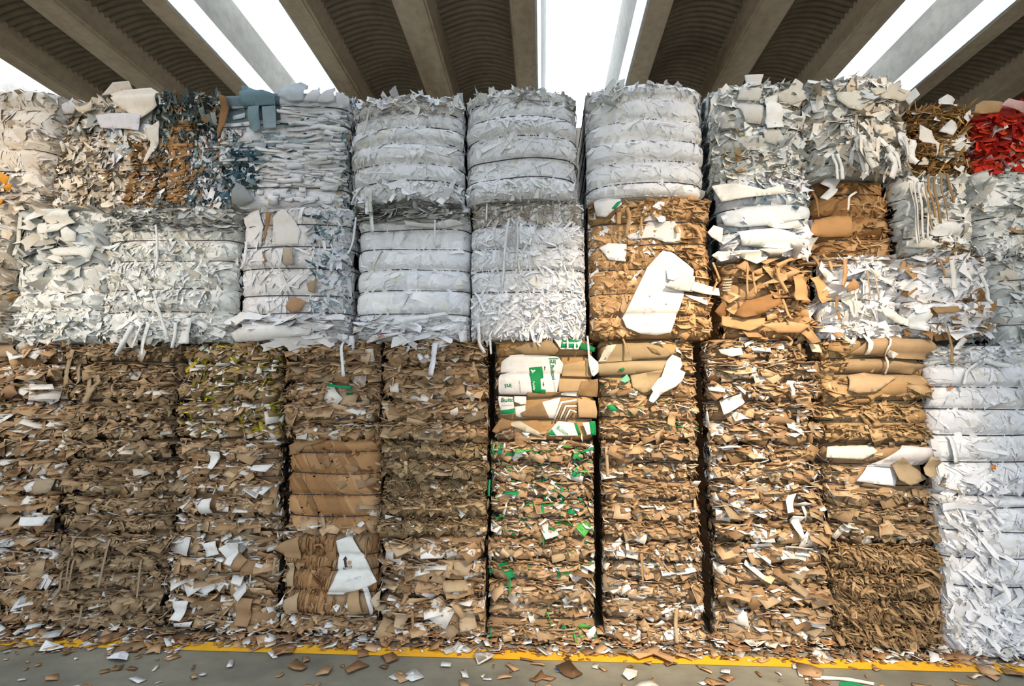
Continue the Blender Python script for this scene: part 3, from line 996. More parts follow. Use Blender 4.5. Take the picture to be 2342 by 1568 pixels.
# ---- second tier
B = card((-130, 150), 1, 'brown cardboard bale in the second tier at the left picture edge, dark hollows between layers', KRAFT_W, G_MID, big=1.5, yf=-.01)
for poly, c in (([(95, 1095), (132, 1092), (128, 1125), (92, 1122)], (176, 156, 124)), ([(60, 1178), (100, 1180), (96, 1198), (62, 1196)], (226, 226, 224)), ([(22, 1170), (62, 1176), (55, 1206), (18, 1200)], (182, 152, 112))):
    B.sheet('cardboard_flap', poly, c, off=.04, out=.03, thick=.004)
B.finish(22, FLAPS)
B = card((152, 404), 1, 'brown cardboard bale of thin flat flakes, second tier, second stack from the left', GREY_KRAFT, G_MID, dens=4000); B.finish(24, FLAPS)
B = card((412, 645), 1, 'brown cardboard bale flecked with white, second tier, just left of smooth brown bale', KRAFT_W, G_MID, big=1.3)
for poly in ([(483, 1030), (508, 1032), (498, 1070), (486, 1068)], [(585, 1062), (620, 1060), (610, 1076), (582, 1072)], [(468, 1140), (492, 1136), (498, 1168), (474, 1172)]):
    B.sheet('cardboard_flap', poly, (230, 229, 226), off=.035, out=.03, thick=.004, label='white card piece')
B.finish(20, FLAPS)
B = make('cardboard_bale', (660, 872), (L1, L2), [1034, 1083, 1133, 1181], 'smooth brown bale of diagonally creased card sheets, second tier, between flaky bales', 'bale', G_MID, **dict(CARD, amp=.022, pw=4.5, rnd=.05, nz=.006))
B.body(BR)
B.conform(BR, 130, L=(.3, .7), asp=(.14, .26), roll=5, roll0=-60, lift=(.0, .016), slope=.006, curl=.002, nu=26, nv=7, region=(0, .98, .16, 1), side=.05)
B.scraps(BR, 150, L=(.05, .14), asp=(.3, .9), tilt=(4, 6), yaw=6, roll='any', lift=(.004, .01), bend=.03, region=(.3, 1, .3, 1), side=.02)
flake(B, KRAFT, 2600, region=(0, .06, 0, 1)); flake(B, KRAFT_W, 3000, region=(0, 1, 0, .12)); flake(B, KRAFT, 2600, region=(.8, 1, 0, .3)); flake(B, KRAFT, 2000, region=(.93, 1, 0, 1))
for poly, c in (([(668, 1018), (690, 1005), (760, 996), (735, 1010), (700, 1020), (686, 1036), (668, 1040)], (170, 130, 84)), ([(740, 1055), (754, 1047), (760, 1062), (748, 1070)], (164, 122, 78)), ([(792, 1060), (822, 1068), (820, 1080), (796, 1076)], (186, 142, 98)), ([(818, 1098), (858, 1090), (856, 1104), (822, 1118)], (172, 134, 92)), ([(764, 1100), (790, 1100), (796, 1108), (782, 1118)], (176, 136, 92))):
    B.sheet('cardboard_flap', poly, c, off=.022, thick=.003)
B.wire_rings(lift=.024); B.finish(22, FLAPS)
B = make('cardboard_bale', (876, 1116), (L1, L2), 4, 'grey-brown bale with fluted corrugated tears, second tier, fifth stack from the left', 'bale', G_MID, **CARD)
FL = [((186, 160, 122), 5), ((172, 144, 106), 4), ((198, 172, 134), 3), ((150, 118, 82), 2)]
B.body(FL, inset=.03)
B.scraps(FL, 1500, L=(.03, .12), asp=(.4, 1), tilt=(35, 22), roll=30, lift=(-.006, .018), fluted=True)
flake(B, FL + [((224, 220, 212), .6)], 2500)
B.wire_rings(); B.finish(30, FLAPS)
B = card((1122, 1358), 1, 'brown cardboard bale full of bright green and white slivers, second tier, under green-printed boxes', GREEN_MIX, G_MID, dens=3600)
B.scraps(GREEN_MIX[6:], 260, L=(.04, .12), asp=(.12, .35), tilt=(20, 25), roll='any', lift=(.006, .03), thick=.003)
for p, c in (([(1121, 1095), (1120, 1130)], (24, 150, 90)), ([(1240, 1148), (1243, 1170)], (24, 150, 90)), ([(1244, 1212), (1243, 1240)], (60, 160, 90)), ([(1302, 1072), (1312, 1062)], (210, 216, 206))):
    B.strip(p, .014, c, label='green card strip')
B.finish(26, FLAPS)
B = card((1374, 1596), 1, 'orange-lit cardboard bale in the second tier right of the dark gap', KRAFT, G_MID, dens=3500)
B.strip([(1385, 1020), (1386, 1085)], .02, (200, 164, 120)); B.finish(24, FLAPS)
B = card((1622, 1880), 1, 'brown and cream flaked cardboard bale, second tier, eighth stack from the left', KRAFT_W, G_MID, big=1.2)
for poly, c in (([(1795, 1130), (1815, 1125), (1805, 1165), (1790, 1168)], (230, 226, 218)), ([(1808, 1176), (1835, 1178), (1828, 1210), (1815, 1235), (1810, 1205)], (232, 230, 224))):
    B.sheet('cardboard_flap', poly, c, off=.04, out=.03, thick=.004, label='white card piece')
B.finish(22, FLAPS)
B = make('cardboard_bale', (1888, 2128), (L1, L2), [1062, 1110, 1155, 1195], 'brown bale with big white-faced card sheets bulging out at its upper right, second tier', 'bale', G_MID, yf=-.01, **CARD)
B.body(KRAFT_PURE)
flake(B, GREY_KRAFT, 3400, region=(0, 1, 0, .5)); flake(B, KRAFT, 3400, region=(0, .45, .45, 1)); flake(B, KRAFT, 2000, region=(.4, 1, .9, 1))
B.sheet('cardboard_flap', [(1975, 1060), (2050, 1016), (2112, 1022), (2098, 1060), (2040, 1066)], (206, 202, 204), off=.05, thick=.005, label='grey-white sheet', curl=.008)
B.sheet('cardboard_flap', [(1892, 1020), (1985, 1016), (2000, 1030), (1965, 1050), (1890, 1044)], (212, 206, 196), off=.03, thick=.005, label='grey-white sheet', curl=.006)
B.sheet('cardboard_flap', [(1952, 1098), (1978, 1062), (2046, 1064), (2040, 1110), (1990, 1104)], (224, 222, 228), off=.03, thick=.005, label='white sheet')
B.sheet('cardboard_flap', [(2024, 1060), (2052, 1042), (2082, 1070), (2098, 1090), (2056, 1104), (2034, 1092)], (176, 150, 112), off=.05, thick=.005, curl=.01, out=.05)
B.sheet('cardboard_flap', [(2083, 1078), (2106, 1040), (2122, 1052), (2110, 1080), (2094, 1086)], (190, 164, 124), off=.09, thick=.005, out=.05)
B.sheet('cardboard_flap', [(2122, 1104), (2144, 1050), (2165, 1056), (2158, 1124)], (164, 144, 114), off=.08, thick=.005, out=.04)
B.wire_rings(); B.finish(22, FLAPS)

# ---- third tier
B = card((-125, 160), 2, 'brown cardboard bale in the third tier at the left picture edge, under cream paper bales', KRAFT_W, G_UP, big=1.5)
for poly, c in (([(28, 882), (60, 872), (58, 900), (45, 910), (30, 908)], (176, 134, 92)), ([(118, 912), (138, 905), (146, 916), (132, 925)], (230, 230, 230)), ([(82, 882), (122, 878), (124, 890), (86, 892)], (232, 230, 228)), ([(-20, 778), (50, 776), (60, 810), (30, 818), (-20, 816)], (176, 146, 106))):
    B.sheet('cardboard_flap', poly, c, off=.04, out=.02, thick=.004)
B.finish(22, FLAPS)
B = card((162, 416), 2, 'dark brown ragged cardboard bale in the third tier, second stack, with drooping strips', GREY_KRAFT, G_UP, dens=3400)
for p in ([(178, 800), (180, 850), (176, 880)], [(195, 830), (193, 880)], [(213, 865), (220, 900), (212, 922)], [(228, 885), (226, 915)], [(233, 858), (232, 885)], [(274, 870), (276, 900)]):
    B.strip(p, .03, (178, 150, 114), off=.04)
B.finish(24, FLAPS)
B = card((420, 650), 2, 'brown bale speckled with yellow-green scraps, third tier', YELLOW_MIX, G_UP, dens=3300)
B.scraps(YELLOW_MIX[3:], 380, L=(.03, .1), asp=(.12, .5), tilt=(25, 25), roll='any', lift=(.004, .025), thick=.002)
B.finish(26, FLAPS)
B = card((658, 872), 2, 'brown cardboard bale with one bright green card, third tier', KRAFT[:7] + [((200, 186, 180), .5)], G_UP, big=1.3, dens=3200)
B.sheet('green_card', [(752, 877), (808, 884), (808, 890), (758, 884)], (16, 150, 96), off=.045, thick=.004, label='bright green card')
B.sheet('green_card', [(795, 898), (811, 897), (811, 902), (797, 903)], (16, 120, 76), off=.04, thick=.004, label='bright green card')
for p in ([(795, 780), (794, 820), (797, 862)],): B.strip(p, .02, (226, 228, 230), off=.05, label='white paper strip')
B.finish(24, FLAPS)
B = card((878, 1118), 2, 'brown cardboard bale with one long white strip hanging down its face, third tier', KRAFT_W[:6] + [((226, 222, 216), 1.6)], G_UP, big=1.3)
B.strip([(1005, 778), (998, 820), (992, 860)], .04, (218, 218, 220), off=.06, label='white paper strip')
for poly in ([(897, 878), (915, 874), (918, 898), (900, 896)], [(1070, 892), (1090, 905), (1082, 918), (1066, 900)], [(1030, 940), (1048, 930), (1052, 945), (1036, 955)]):
    B.sheet('cardboard_flap', poly, (216, 206, 192), off=.035, out=.02, thick=.004)
B.finish(22, FLAPS)

# boxes pressed flat, printed green on white
B = make('cardboard_bale', (1132, 1360), (L2, L3), [812, 856, 904, 958], 'bale of flattened white boxes with green printing, third tier', 'bale', G_UP, yf=-.02, **dict(CARD, amp=.026, pw=4.5, rnd=.04, nz=.006))
BX = [((196, 156, 104), 5), ((182, 142, 92), 4), ((206, 168, 118), 2), ((166, 126, 78), 2)]
B.body(BX)
B.conform(BX, 200, L=(.14, .34), asp=(.35, .8), lift=(-.002, .005), slope=.02, curl=.006, region=(0, 1, .1, 1), side=.03)
flake(B, KRAFT, 2800, region=(0, 1, 0, .10)); flake(B, KRAFT, 1800, region=(0, .05, 0, 1)); flake(B, BX, 1600, region=(0, 1, .93, 1))
GRN = (6, 142, 78)
DGRN = (24, 120, 74)
WB = (222, 218, 214)
def printed(pts, off=.018, col=WB, label='white printed box panel', name='box_panel', **k):
    return B.sheet(name, pts, col, off=off, thick=.004, label=label, step=.013, **k)
p1 = printed([(1150, 828), (1168, 812), (1232, 809), (1276, 816), (1288, 832), (1284, 856), (1148, 852)])
B.lettering(p1, 'ini', (1264, 828), 11, PI + 0.05, DGRN, off=.023, bold=.02)
B.print_shape(p1, 'printed_bar', [(-11, -.9), (11, -.9), (11, .9), (-11, .9)], (1266, 820), 1.0, 0.02, DGRN, off=.024)
p2 = printed([(1146, 857), (1208, 842), (1285, 833), (1272, 904), (1146, 901)], off=.022)
B.sheet('green_print', [(1210, 841), (1240, 838), (1243, 864), (1236, 866), (1238, 890), (1248, 891), (1248, 899), (1218, 897)], GRN, off=.0265, thick=.001, label='green print', parent=None).parent = p2
B.lettering(p2, 'Buitoni', (1264, 852), 8.5, -1.45, DGRN, off=.027, bold=.02)
B.lettering(p2, 'Farfalle', (1221, 882), 5.0, -1.5, (225, 235, 225), off=.0285, bold=.01)
B.lettering(p2, 'INDUSTRIA', (1268, 884), 3.4, -1.45, (150, 140, 136), off=.027)
B.lettering(p2, 'ini', (1164, 882), 10, PI + 0.1, DGRN, off=.027, bold=.02)
B.lettering(p2, 'FOR STORAGE', (1189, 884), 3, -1.45, (110, 100, 100), off=.027)
ar = [(-.8, 4), (.8, 4), (.8, -1), (2.2, -1), (0, -5), (-2.2, -1), (-.8, -1)]
B.print_shape(p2, 'printed_arrow', ar, (1243, 878), 1.0, 0, (40, 36, 36), off=.027)
B.print_shape(p2, 'printed_arrow', ar, (1246, 842), 1.0, PI, (40, 36, 36), off=.027)
for a in (0.6, 2.4, 4.4):
    B.print_shape(p2, 'printed_leaf', [(0, 0), (2, 2.2), (6, 1.6), (6, -1.6), (2, -2.2)], (1219, 850), 1.0, a, (220, 230, 220), off=.0285)
p3 = printed([(1142, 905), (1174, 908), (1178, 945), (1152, 948), (1148, 930)], off=.022)
B.lettering(p3, 'Buito', (1163, 914), 9, .05, DGRN, off=.027, bold=.02)
B.sheet('green_print', [(1150, 938), (1177, 933), (1177, 944), (1152, 947)], GRN, off=.0265, thick=.001, label='green print').parent = p3
B.lettering(p3, 'pasta alimentare', (1162, 926), 2.4, .05, (130, 130, 130), off=.027)
printed([(1176, 905), (1204, 906), (1204, 923), (1192, 925), (1176, 918)], off=.02, label='white card panel')
printed([(1178, 930), (1202, 926), (1202, 955), (1180, 952)], off=.016, label='white card panel')
printed([(1240, 919), (1282, 908), (1268, 957), (1250, 955)], off=.022, label='white card panel')
printed([(1282, 900), (1325, 886), (1322, 906), (1284, 904)], off=.016, label='white card panel')
for i in range(6):
    x = 1266 + i * 6; y = 958 - i * 1
    B.sheet('folded_edge', [(x, 958), (x + 16 - i, 918 + i * 4), (1318, 912 + i * 7), (1318, 916 + i * 7), (x + 19 - i, 922 + i * 4), (x + 4, 958)], (226, 222, 214) if i % 2 == 0 else (176, 138, 92), off=.028 + .004 * (6 - i), thick=.003)
B.sheet('box_panel', [(1190, 944), (1240, 920), (1256, 955), (1196, 954)], (160, 122, 74), off=.026, thick=.004)
B.sheet('box_panel', [(1320, 911), (1355, 916), (1360, 956), (1322, 954)], (206, 164, 112), off=.035, thick=.004)
B.sheet('box_panel', [(1288, 834), (1345, 822), (1350, 862), (1284, 860)], (198, 158, 104), off=.02, thick=.004)
B.sheet('box_panel', [(1275, 866), (1352, 868), (1330, 896), (1278, 897)], (200, 160, 106), off=.02, thick=.004)
B.sheet('box_panel', [(1328, 872), (1362, 866), (1362, 908), (1318, 904)], (164, 124, 74), off=.026, thick=.004)
B.sheet('box_panel', [(1205, 897), (1282, 896), (1262, 906), (1206, 908)], (160, 122, 76), off=.026, thick=.004)
B.sheet('box_panel', [(1175, 798), (1250, 770), (1278, 800), (1270, 812), (1200, 812)], (188, 150, 100), off=.03, thick=.004, curl=.008)
p4 = printed([(1262, 772), (1330, 778), (1322, 800), (1282, 800)], off=.04, label='white and green box panel')
B.sheet('green_print', [(1284, 776), (1328, 780), (1320, 796), (1282, 796)], GRN, off=.0445, thick=.001, label='green print').parent = p4
B.sheet('box_panel', [(1322, 782), (1354, 796), (1352, 806), (1326, 800)], (18, 120, 70), off=.04, thick=.004, label='green card panel')
p5 = printed([(1250, 992), (1276, 962), (1312, 966), (1322, 995), (1260, 996)], off=.03)
B.lettering(p5, 'Buiton', (1286, 984), 8, -.6, (92, 160, 120), off=.035, bold=.015)
B.sheet('green_print', [(1250, 992), (1262, 980), (1272, 995)], GRN, off=.0345, thick=.001, label='green print').parent = p5
B.sheet('green_print', [(1312, 966), (1318, 966), (1328, 994), (1322, 995)], GRN, off=.0345, thick=.001, label='green print').parent = p5
p6 = printed([(1330, 966), (1354, 962), (1356, 990), (1338, 994)], off=.03)
B.sheet('green_print', [(1342, 964), (1356, 962), (1357, 994), (1346, 994)], GRN, off=.0345, thick=.001, label='green print').parent = p6
for k in range(7):
    B.print_shape(p6, 'printed_bar', [(-.35, -5), (.35, -5), (.35, 5), (-.35, 5)], (1346 + k * 1.4, 976), 1.0, .1, (30, 30, 34), off=.037)
B.sheet('box_panel', [(1158, 968), (1190, 962), (1230, 985), (1246, 1000), (1200, 985)], (206, 190, 160), off=.035, thick=.004, curl=.006)
B.sheet('box_panel', [(1130, 985), (1150, 955), (1170, 962), (1168, 976), (1140, 990)], (164, 120, 70), off=.035, thick=.004)
for p in ([(1296, 775), (1297, 800)], [(1314, 785), (1313, 800)], [(1342, 770), (1345, 830), (1352, 860)]): B.strip(p, .012, (226, 228, 230), off=.06, label='white paper strip')
B.sheet('torn_sheet', [(1342, 810), (1362, 830), (1364, 852), (1352, 862), (1344, 840)], (222, 222, 222), off=.06, thick=.003, label='white torn paper')
B.wire_rings(lift=.010); B.finish(16, FLAPS)

B = make('cardboard_bale', (1368, 1592), (L2, L3), [822, 858, 905, 955], 'brown bale with smooth top layers and one torn white sheet, third tier', 'bale', G_UP, yf=.0, **dict(CARD, amp=.035, rnd=.035))
KH = [((186, 156, 108), 5), ((172, 142, 96), 4), ((196, 168, 124), 3)]
B.body(KH)
B.conform(KH, 200, L=(.14, .34), asp=(.3, .6), roll=14, lift=(-.002, .004), slope=.02, curl=.006, region=(0, .85, .5, 1), side=.04)
GM = KRAFT[:6] + [((228, 226, 222), 1.4), ((24, 150, 90), .4), ((92, 176, 84), .15)]
flake(B, GM, 3300, region=(0, 1, 0, .5)); flake(B, GM, 2200, region=(0, .35, .48, .66)); flake(B, KRAFT, 2600, region=(.8, 1, 0, 1)); flake(B, KRAFT, 1500, region=(0, 1, .94, 1))
B.sheet('smooth_layer', [(1375, 830), (1404, 788), (1480, 784), (1545, 806), (1520, 818), (1400, 828)], (178, 148, 102), off=.022, thick=.004)
B.sheet('smooth_layer', [(1372, 832), (1440, 826), (1540, 824), (1530, 846), (1420, 858), (1376, 860)], (190, 160, 112), off=.02, thick=.004)
B.sheet('smooth_layer', [(1440, 858), (1540, 842), (1515, 880), (1470, 900), (1445, 884)], (194, 164, 116), off=.022, thick=.004)
B.sheet('smooth_layer', [(1372, 828), (1392, 790), (1408, 788), (1390, 826)], (210, 202, 186), off=.026, thick=.004, label='pale card corner')
B.sheet('torn_sheet', [(1520, 828), (1534, 812), (1552, 820), (1556, 836), (1550, 846), (1562, 852), (1556, 868), (1540, 884), (1512, 898), (1488, 921), (1478, 916), (1488, 896), (1484, 888), (1500, 868), (1508, 862), (1514, 846)], (236, 230, 222), off=.06, thick=.004, curl=.008, out=.02, label='torn white sheet')
B.sheet('cardboard_flap', [(1412, 846), (1424, 840), (1428, 845), (1420, 848)], (20, 140, 84), off=.03, thick=.003, label='green card scrap')
B.sheet('cardboard_flap', [(1416, 870), (1432, 856), (1440, 868), (1428, 876)], (120, 196, 160), off=.035, thick=.003, label='green and white scrap')
B.sheet('cardboard_flap', [(1394, 928), (1402, 924), (1412, 938), (1400, 940)], (20, 150, 84), off=.04, thick=.003, label='green card scrap')
B.sheet('cardboard_flap', [(1530, 940), (1547, 942), (1538, 975), (1522, 968)], (212, 166, 112), off=.05, thick=.004)
B.sheet('cardboard_flap', [(1478, 793), (1500, 800), (1510, 812), (1490, 806)], (150, 112, 66), off=.03, thick=.003)
B.strip([(1421, 772), (1427, 790), (1432, 810)], .014, (206, 160, 104), off=.05)
B.wire_rings(); B.finish(18, FLAPS)

B = card((1612, 1868), 2, 'sunlit flaked cardboard bale in the third tier, directly under burst brown bale', KRAFT_W, G_UP, big=1.2)
for poly, c in (([(1643, 800), (1690, 796), (1692, 812), (1665, 818), (1645, 810)], (232, 226, 216)), ([(1640, 915), (1690, 900), (1698, 920), (1650, 948)], (232, 226, 216)), ([(1800, 880), (1806, 878), (1808, 905), (1798, 906)], (232, 228, 222)), ([(1845, 786), (1872, 790), (1870, 808), (1848, 806)], (228, 212, 184))):
    B.sheet('cardboard_flap', poly, c, off=.04, out=.03, thick=.004, label='white card piece')
B.finish(22, FLAPS)

B = make('cardboard_bale', (1876, 2118), (L2, L3), [816, 852, 915, 962], 'brown bale topped by thick smooth rolled kraft layers, third tier, ninth stack', 'bale', G_UP, yf=-.03, **dict(CARD, amp=.045))
B.body(KH)
TN = [((194, 160, 114), 5), ((182, 146, 102), 4), ((202, 170, 126), 3)]
flake(B, TN, 3300, region=(0, 1, 0, .46)); flake(B, TN, 3000, region=(0, .24, .4, 1)); flake(B, TN, 2200, region=(.72, 1, .4, .56)); flake(B, TN, 2200, region=(.6, 1, .64, .7))
B.conform(TN, 160, L=(.14, .36), asp=(.2, .4), roll=5, lift=(-.002, .004), slope=.02, curl=.006, region=(.2, 1, .45, 1), side=.04)
B.sheet('smooth_layer', [(1930, 812), (1975, 778), (2040, 770), (2052, 776), (2108, 778), (2120, 806), (2105, 824), (2060, 822), (1990, 814)], (190, 152, 106), off=.05, thick=.005)
B.sheet('smooth_layer', [(1926, 818), (1990, 820), (2085, 832), (2110, 834), (2080, 856), (2020, 852), (1926, 850)], (184, 148, 102), off=.02, thick=.005)
B.sheet('smooth_layer', [(1932, 858), (1970, 852), (2020, 858), (2045, 862), (2030, 872), (2000, 894), (1960, 900), (1934, 892)], (204, 166, 120), off=.03, thick=.005)
B.sheet('paper_strip', [(1953, 764), (1965, 764), (1972, 812), (1960, 814)], (234, 230, 222), off=.08, thick=.002, label='white paper strip')
B.sheet('paper_strip', [(2008, 770), (2012, 770), (2016, 802), (2010, 814), (2011, 856), (2007, 856), (2008, 812), (2012, 800)], (226, 220, 208), off=.07, thick=.002, label='white paper strip')
B.sheet('paper_strip', [(2010, 812), (2016, 803), (2038, 811), (2024, 823)], (204, 200, 194), off=.08, thick=.002, label='pale paper scrap')
B.wire_rings(); B.finish(20, FLAPS)

# ---- last stack on the right: two tall white bales
WZ0, WZ1 = zat(1128, 2200), zat(792, 2200)
B = make('paper_bale', (2156, 2410), (L0, WZ0), [1162, 1219, 1280, 1346], 'white bale of long loose paper strips standing on the floor at right edge', 'bale', G_WR, yf=-.06, **dict(SMOOTH_M, rnd=.03, amp=.02))
B.body(WHITE); pressed(B, WHITE, .8, .8, .5)
ragged(B, WHITE, 1500, L=(.06, .24), asp=(.06, .25), roll=40, roll0=-55, tilt=(12, 25), lift=(0, .03), region=(0, .45, 0, 1))
ragged(B, WHITE, 1500, L=(.05, .2), asp=(.08, .3), roll='any', tilt=(15, 25), lift=(0, .03), region=(0, 1, 0, .45))
ragged(B, WHITE, 2500, L=(.05, .16), region=(0, 1, 0, .06), roll=70, tilt=(20, 40), lift=(.0, .06))
B.wire_rings(); B.finish(40, SHEETS)
B = make('paper_bale', (2124, 2400), (WZ0, WZ1), [833, 885, 936, 995, 1056], 'smooth white paper bale at the right edge, on top of loose strip bale', 'bale', G_WR, yf=-.03, **dict(SMOOTH_M, rnd=.04))
B.body(WHITE); pressed(B, WHITE, 1.1, .8, .5)
fringe(B, WHITE, n=90)
ragged(B, WHITE, 2600, L=(.04, .14), region=(0, 1, 0, .12), tilt=(20, 35), roll=60)
ragged(B, GREYSTRIP, 2400, L=(.06, .2), asp=(.04, .14), region=(0, 1, .86, 1), roll=18, tilt=(15, 25))
for p, w, c in (([(2236, 826), (2200, 850), (2185, 880)], .018, (222, 222, 224)), ([(2240, 824), (2290, 838)], .03, (222, 222, 220)), ([(2325, 868), (2335, 925)], .015, (206, 214, 214)), ([(2162, 995), (2168, 1055)], .03, (220, 224, 226))):
    B.strip(p, w, c, off=.03)
B.sheet('orange_scrap', [(2160, 886), (2172, 884), (2170, 890), (2161, 890)], (232, 140, 60), off=.03, thick=.001, label='orange paper scrap')
B.sheet('orange_scrap', [(2256, 1064), (2268, 1060), (2268, 1072), (2258, 1070)], (232, 140, 60), off=.03, thick=.001, label='orange paper scrap')
B.wire_rings(); B.finish(34, SHEETS)

# ---- tier above the cardboard
B = make('paper_bale', (-130, 42), (L3, L4), [510, 560, 610, 660, 710], 'cream paper bale at the left picture edge, in the tier above the cardboard', 'bale', G_W, yf=-.05, **SMOOTH_M)
B.body(CREAM); pressed(B, CREAM, 1, .8, 1, rough=8); ragged(B, CREAM, 900, L=(.05, .2), asp=(.2, .8)); fringe(B, CREAM, n=120)
B.wire_rings(); B.finish(26, SHEETS)
B = make('paper_bale', (50, 256), (L3, L4), [512, 558, 602, 668, 706], 'pale bale of large curled white sheets under the cream end of banded bale', 'bale', G_W, **SMOOTH_M)
B.body(WHITE_G); pressed(B, WHITE_G, 1.2, .5, .5, rough=3)
ragged(B, WHITE_G, 300, L=(.12, .28), asp=(.3, .7), tilt=(25, 25), lift=(.0, .04), region=(0, 1, .62, 1), roll=50)
ragged(B, WHITE_G, 2600, L=(.05, .17), asp=(.1, .4), tilt=(45, 20), roll=25, roll0=-15, region=(0, 1, 0, .2))
fringe(B, WHITE_G, n=130)
for poly in ([(110, 520), (185, 480), (190, 515), (155, 535), (112, 545)], [(62, 512), (90, 500), (110, 508), (95, 535), (62, 530)], [(160, 515), (195, 540), (202, 560), (175, 562)], [(130, 575), (230, 565), (232, 602), (222, 600), (205, 590), (150, 592)], [(80, 628), (122, 612), (118, 628), (92, 636)], [(134, 624), (176, 614), (172, 634), (150, 636)]):
    B.sheet('paper_sheet', poly, (216, 216, 210), off=.05, out=.04, thick=.002, curl=.01)
B.strip([(60, 500), (63, 560), (58, 590)], .03, (214, 212, 200), off=.05)
B.wire_rings(); B.finish(26, SHEETS)
B = make('paper_bale', (246, 548), (L3, L4), [549, 596, 661, 714], 'wide bale of tangled white and grey paper strips, next to curled sheets', 'bale', G_W, yf=-.02, **dict(SMOOTH_M, rnd=.07))
B.body(WHITE_G); pressed(B, WHITE_G, 1, 1.5, .6, rough=2)
ragged(B, WHITE_G, 900, L=(.03, .13), asp=(.12, .45), tilt=(25, 28), roll=70)
ragged(B, GREYSTRIP, 2600, L=(.05, .2), asp=(.06, .3), tilt=(45, 22), roll=18, region=(0, 1, .82, 1), lift=(0, .04))
ragged(B, WHITE_G, 2400, L=(.04, .16), asp=(.1, .4), tilt=(35, 25), roll=40, region=(0, 1, 0, .14), lift=(0, .04))
fringe(B, WHITE_G, n=240, bottom=True)
for p, w in (([(355, 742), (358, 790), (356, 818)], .03), ([(318, 745), (315, 790), (302, 815)], .03), ([(366, 670), (385, 720), (412, 775)], .02), ([(300, 780), (290, 815)], .03), ([(445, 730), (452, 790)], .045), ([(435, 760), (440, 790)], .03), ([(370, 520), (375, 570), (378, 620)], .015), ([(415, 740), (418, 770), (422, 800)], .02), ([(338, 745), (334, 800)], .015)):
    B.strip(p, w, (218, 220, 220), off=.06)
B.wire_rings(); B.finish(40, SHEETS)
B = make('paper_bale', (552, 806), (L3, L4), [512, 563, 613, 675, 716], 'white bale of smooth folded sheets with a brown sliver, under the long banded bale', 'bale', G_W, **dict(SMOOTH_M, amp=.03))
SW = [((224, 222, 222), 5), ((214, 212, 212), 4), ((230, 230, 232), 3)]
B.body(SW)
B.conform(SW, 260, L=(.14, .4), asp=(.2, .5), roll=25, roll0=70, lift=(-.004, .006), slope=.03, curl=.012, region=(0, .7, .14, 1))
pressed(B, SW, .3, .6, .5, region=(0, 1, .12, 1))
ragged(B, BLUEWHITE, 2200, L=(.04, .15), asp=(.1, .4), tilt=(15, 30), roll=50, roll0=-60, region=(.66, 1, .12, 1))
ragged(B, TEAL, 700, L=(.04, .15), asp=(.08, .3), tilt=(15, 30), roll=50, roll0=-60, region=(.68, 1, .0, 1), lift=(.005, .025))
B.scraps(SW, 900, L=(.15, .38), asp=(.1, .25), tilt=(40, 15), roll=8, lift=(-.005, .03), thick=0, bend=.05, region=(0, 1, 0, .15))
for poly, c in (([(613, 490), (626, 488), (620, 520), (610, 558), (608, 540)], (176, 124, 72)), ([(606, 575), (616, 600), (612, 602), (604, 580)], (176, 124, 72)), ([(657, 702), (672, 680), (690, 684), (706, 692), (690, 712), (668, 716)], (186, 142, 98)), ([(652, 570), (675, 568), (676, 606), (655, 608)], (196, 176, 150)), ([(705, 650), (730, 640), (724, 672), (710, 668)], (176, 150, 116))):
    B.sheet('cardboard_flap', poly, c, off=.03, thick=.003, label='brown card piece')
B.sheet('paper_sheet', [(562, 500), (600, 478), (606, 520), (600, 560), (566, 562)], (226, 224, 224), off=.014, thick=.002, curl=.006)
B.sheet('paper_sheet', [(624, 500), (650, 478), (672, 500), (690, 530), (684, 560), (630, 562)], (220, 216, 212), off=.014, thick=.002, curl=.008)
B.sheet('paper_sheet', [(540, 765), (560, 750), (640, 745), (720, 752), (716, 768), (600, 782), (545, 784)], (226, 226, 226), off=.06, thick=.006, curl=.008)
B.sheet('paper_sheet', [(524, 745), (560, 716), (590, 720), (560, 748)], (224, 222, 218), off=.06, thick=.004, out=.04)
B.strip([(568, 555), (570, 600), (566, 622)], .018, (228, 228, 228), off=.04)
fringe(B, BLUEWHITE, n=120)
B.wire_rings(); B.finish(26, SHEETS)
B = make('paper_bale', (818, 1076), (L3, L4), [523, 568, 616, 664, 718], 'smooth white paper bale with large flat sheets, directly right of white bale with teal shards', 'bale', G_W, yf=.02, **SMOOTH_M)
B.body(WHITE); pressed(B, WHITE, 1.3, .25, .45)
ragged(B, WHITE, 2600, L=(.08, .3), asp=(.08, .25), tilt=(40, 25), roll=14, region=(0, 1, 0, .14), lift=(0, .03))
ragged(B, GREYSTRIP, 2800, L=(.08, .3), asp=(.08, .3), tilt=(50, 20), roll=12, region=(0, 1, .87, 1), lift=(0, .04))
fringe(B, WHITE, n=130, bottom=True)
B.sheet('paper_sheet', [(930, 512), (990, 522), (1035, 506), (1062, 518), (1020, 528), (935, 524)], (226, 226, 224), off=.07, thick=.002, curl=.012)
B.sheet('paper_sheet', [(868, 740), (960, 725), (1020, 716), (1030, 722), (960, 735), (905, 746)], (226, 228, 230), off=.05, thick=.002, curl=.01)
sh = B.sheet('printed_sheet', [(845, 784), (860, 770), (926, 762), (926, 766), (870, 780), (848, 788)], (232, 230, 228), off=.07, thick=.003, label='white sheet with red letters')
B.lettering(sh, 'DIXI', (878, 771), 6, .2, (214, 60, 50), off=.073, bold=.01)
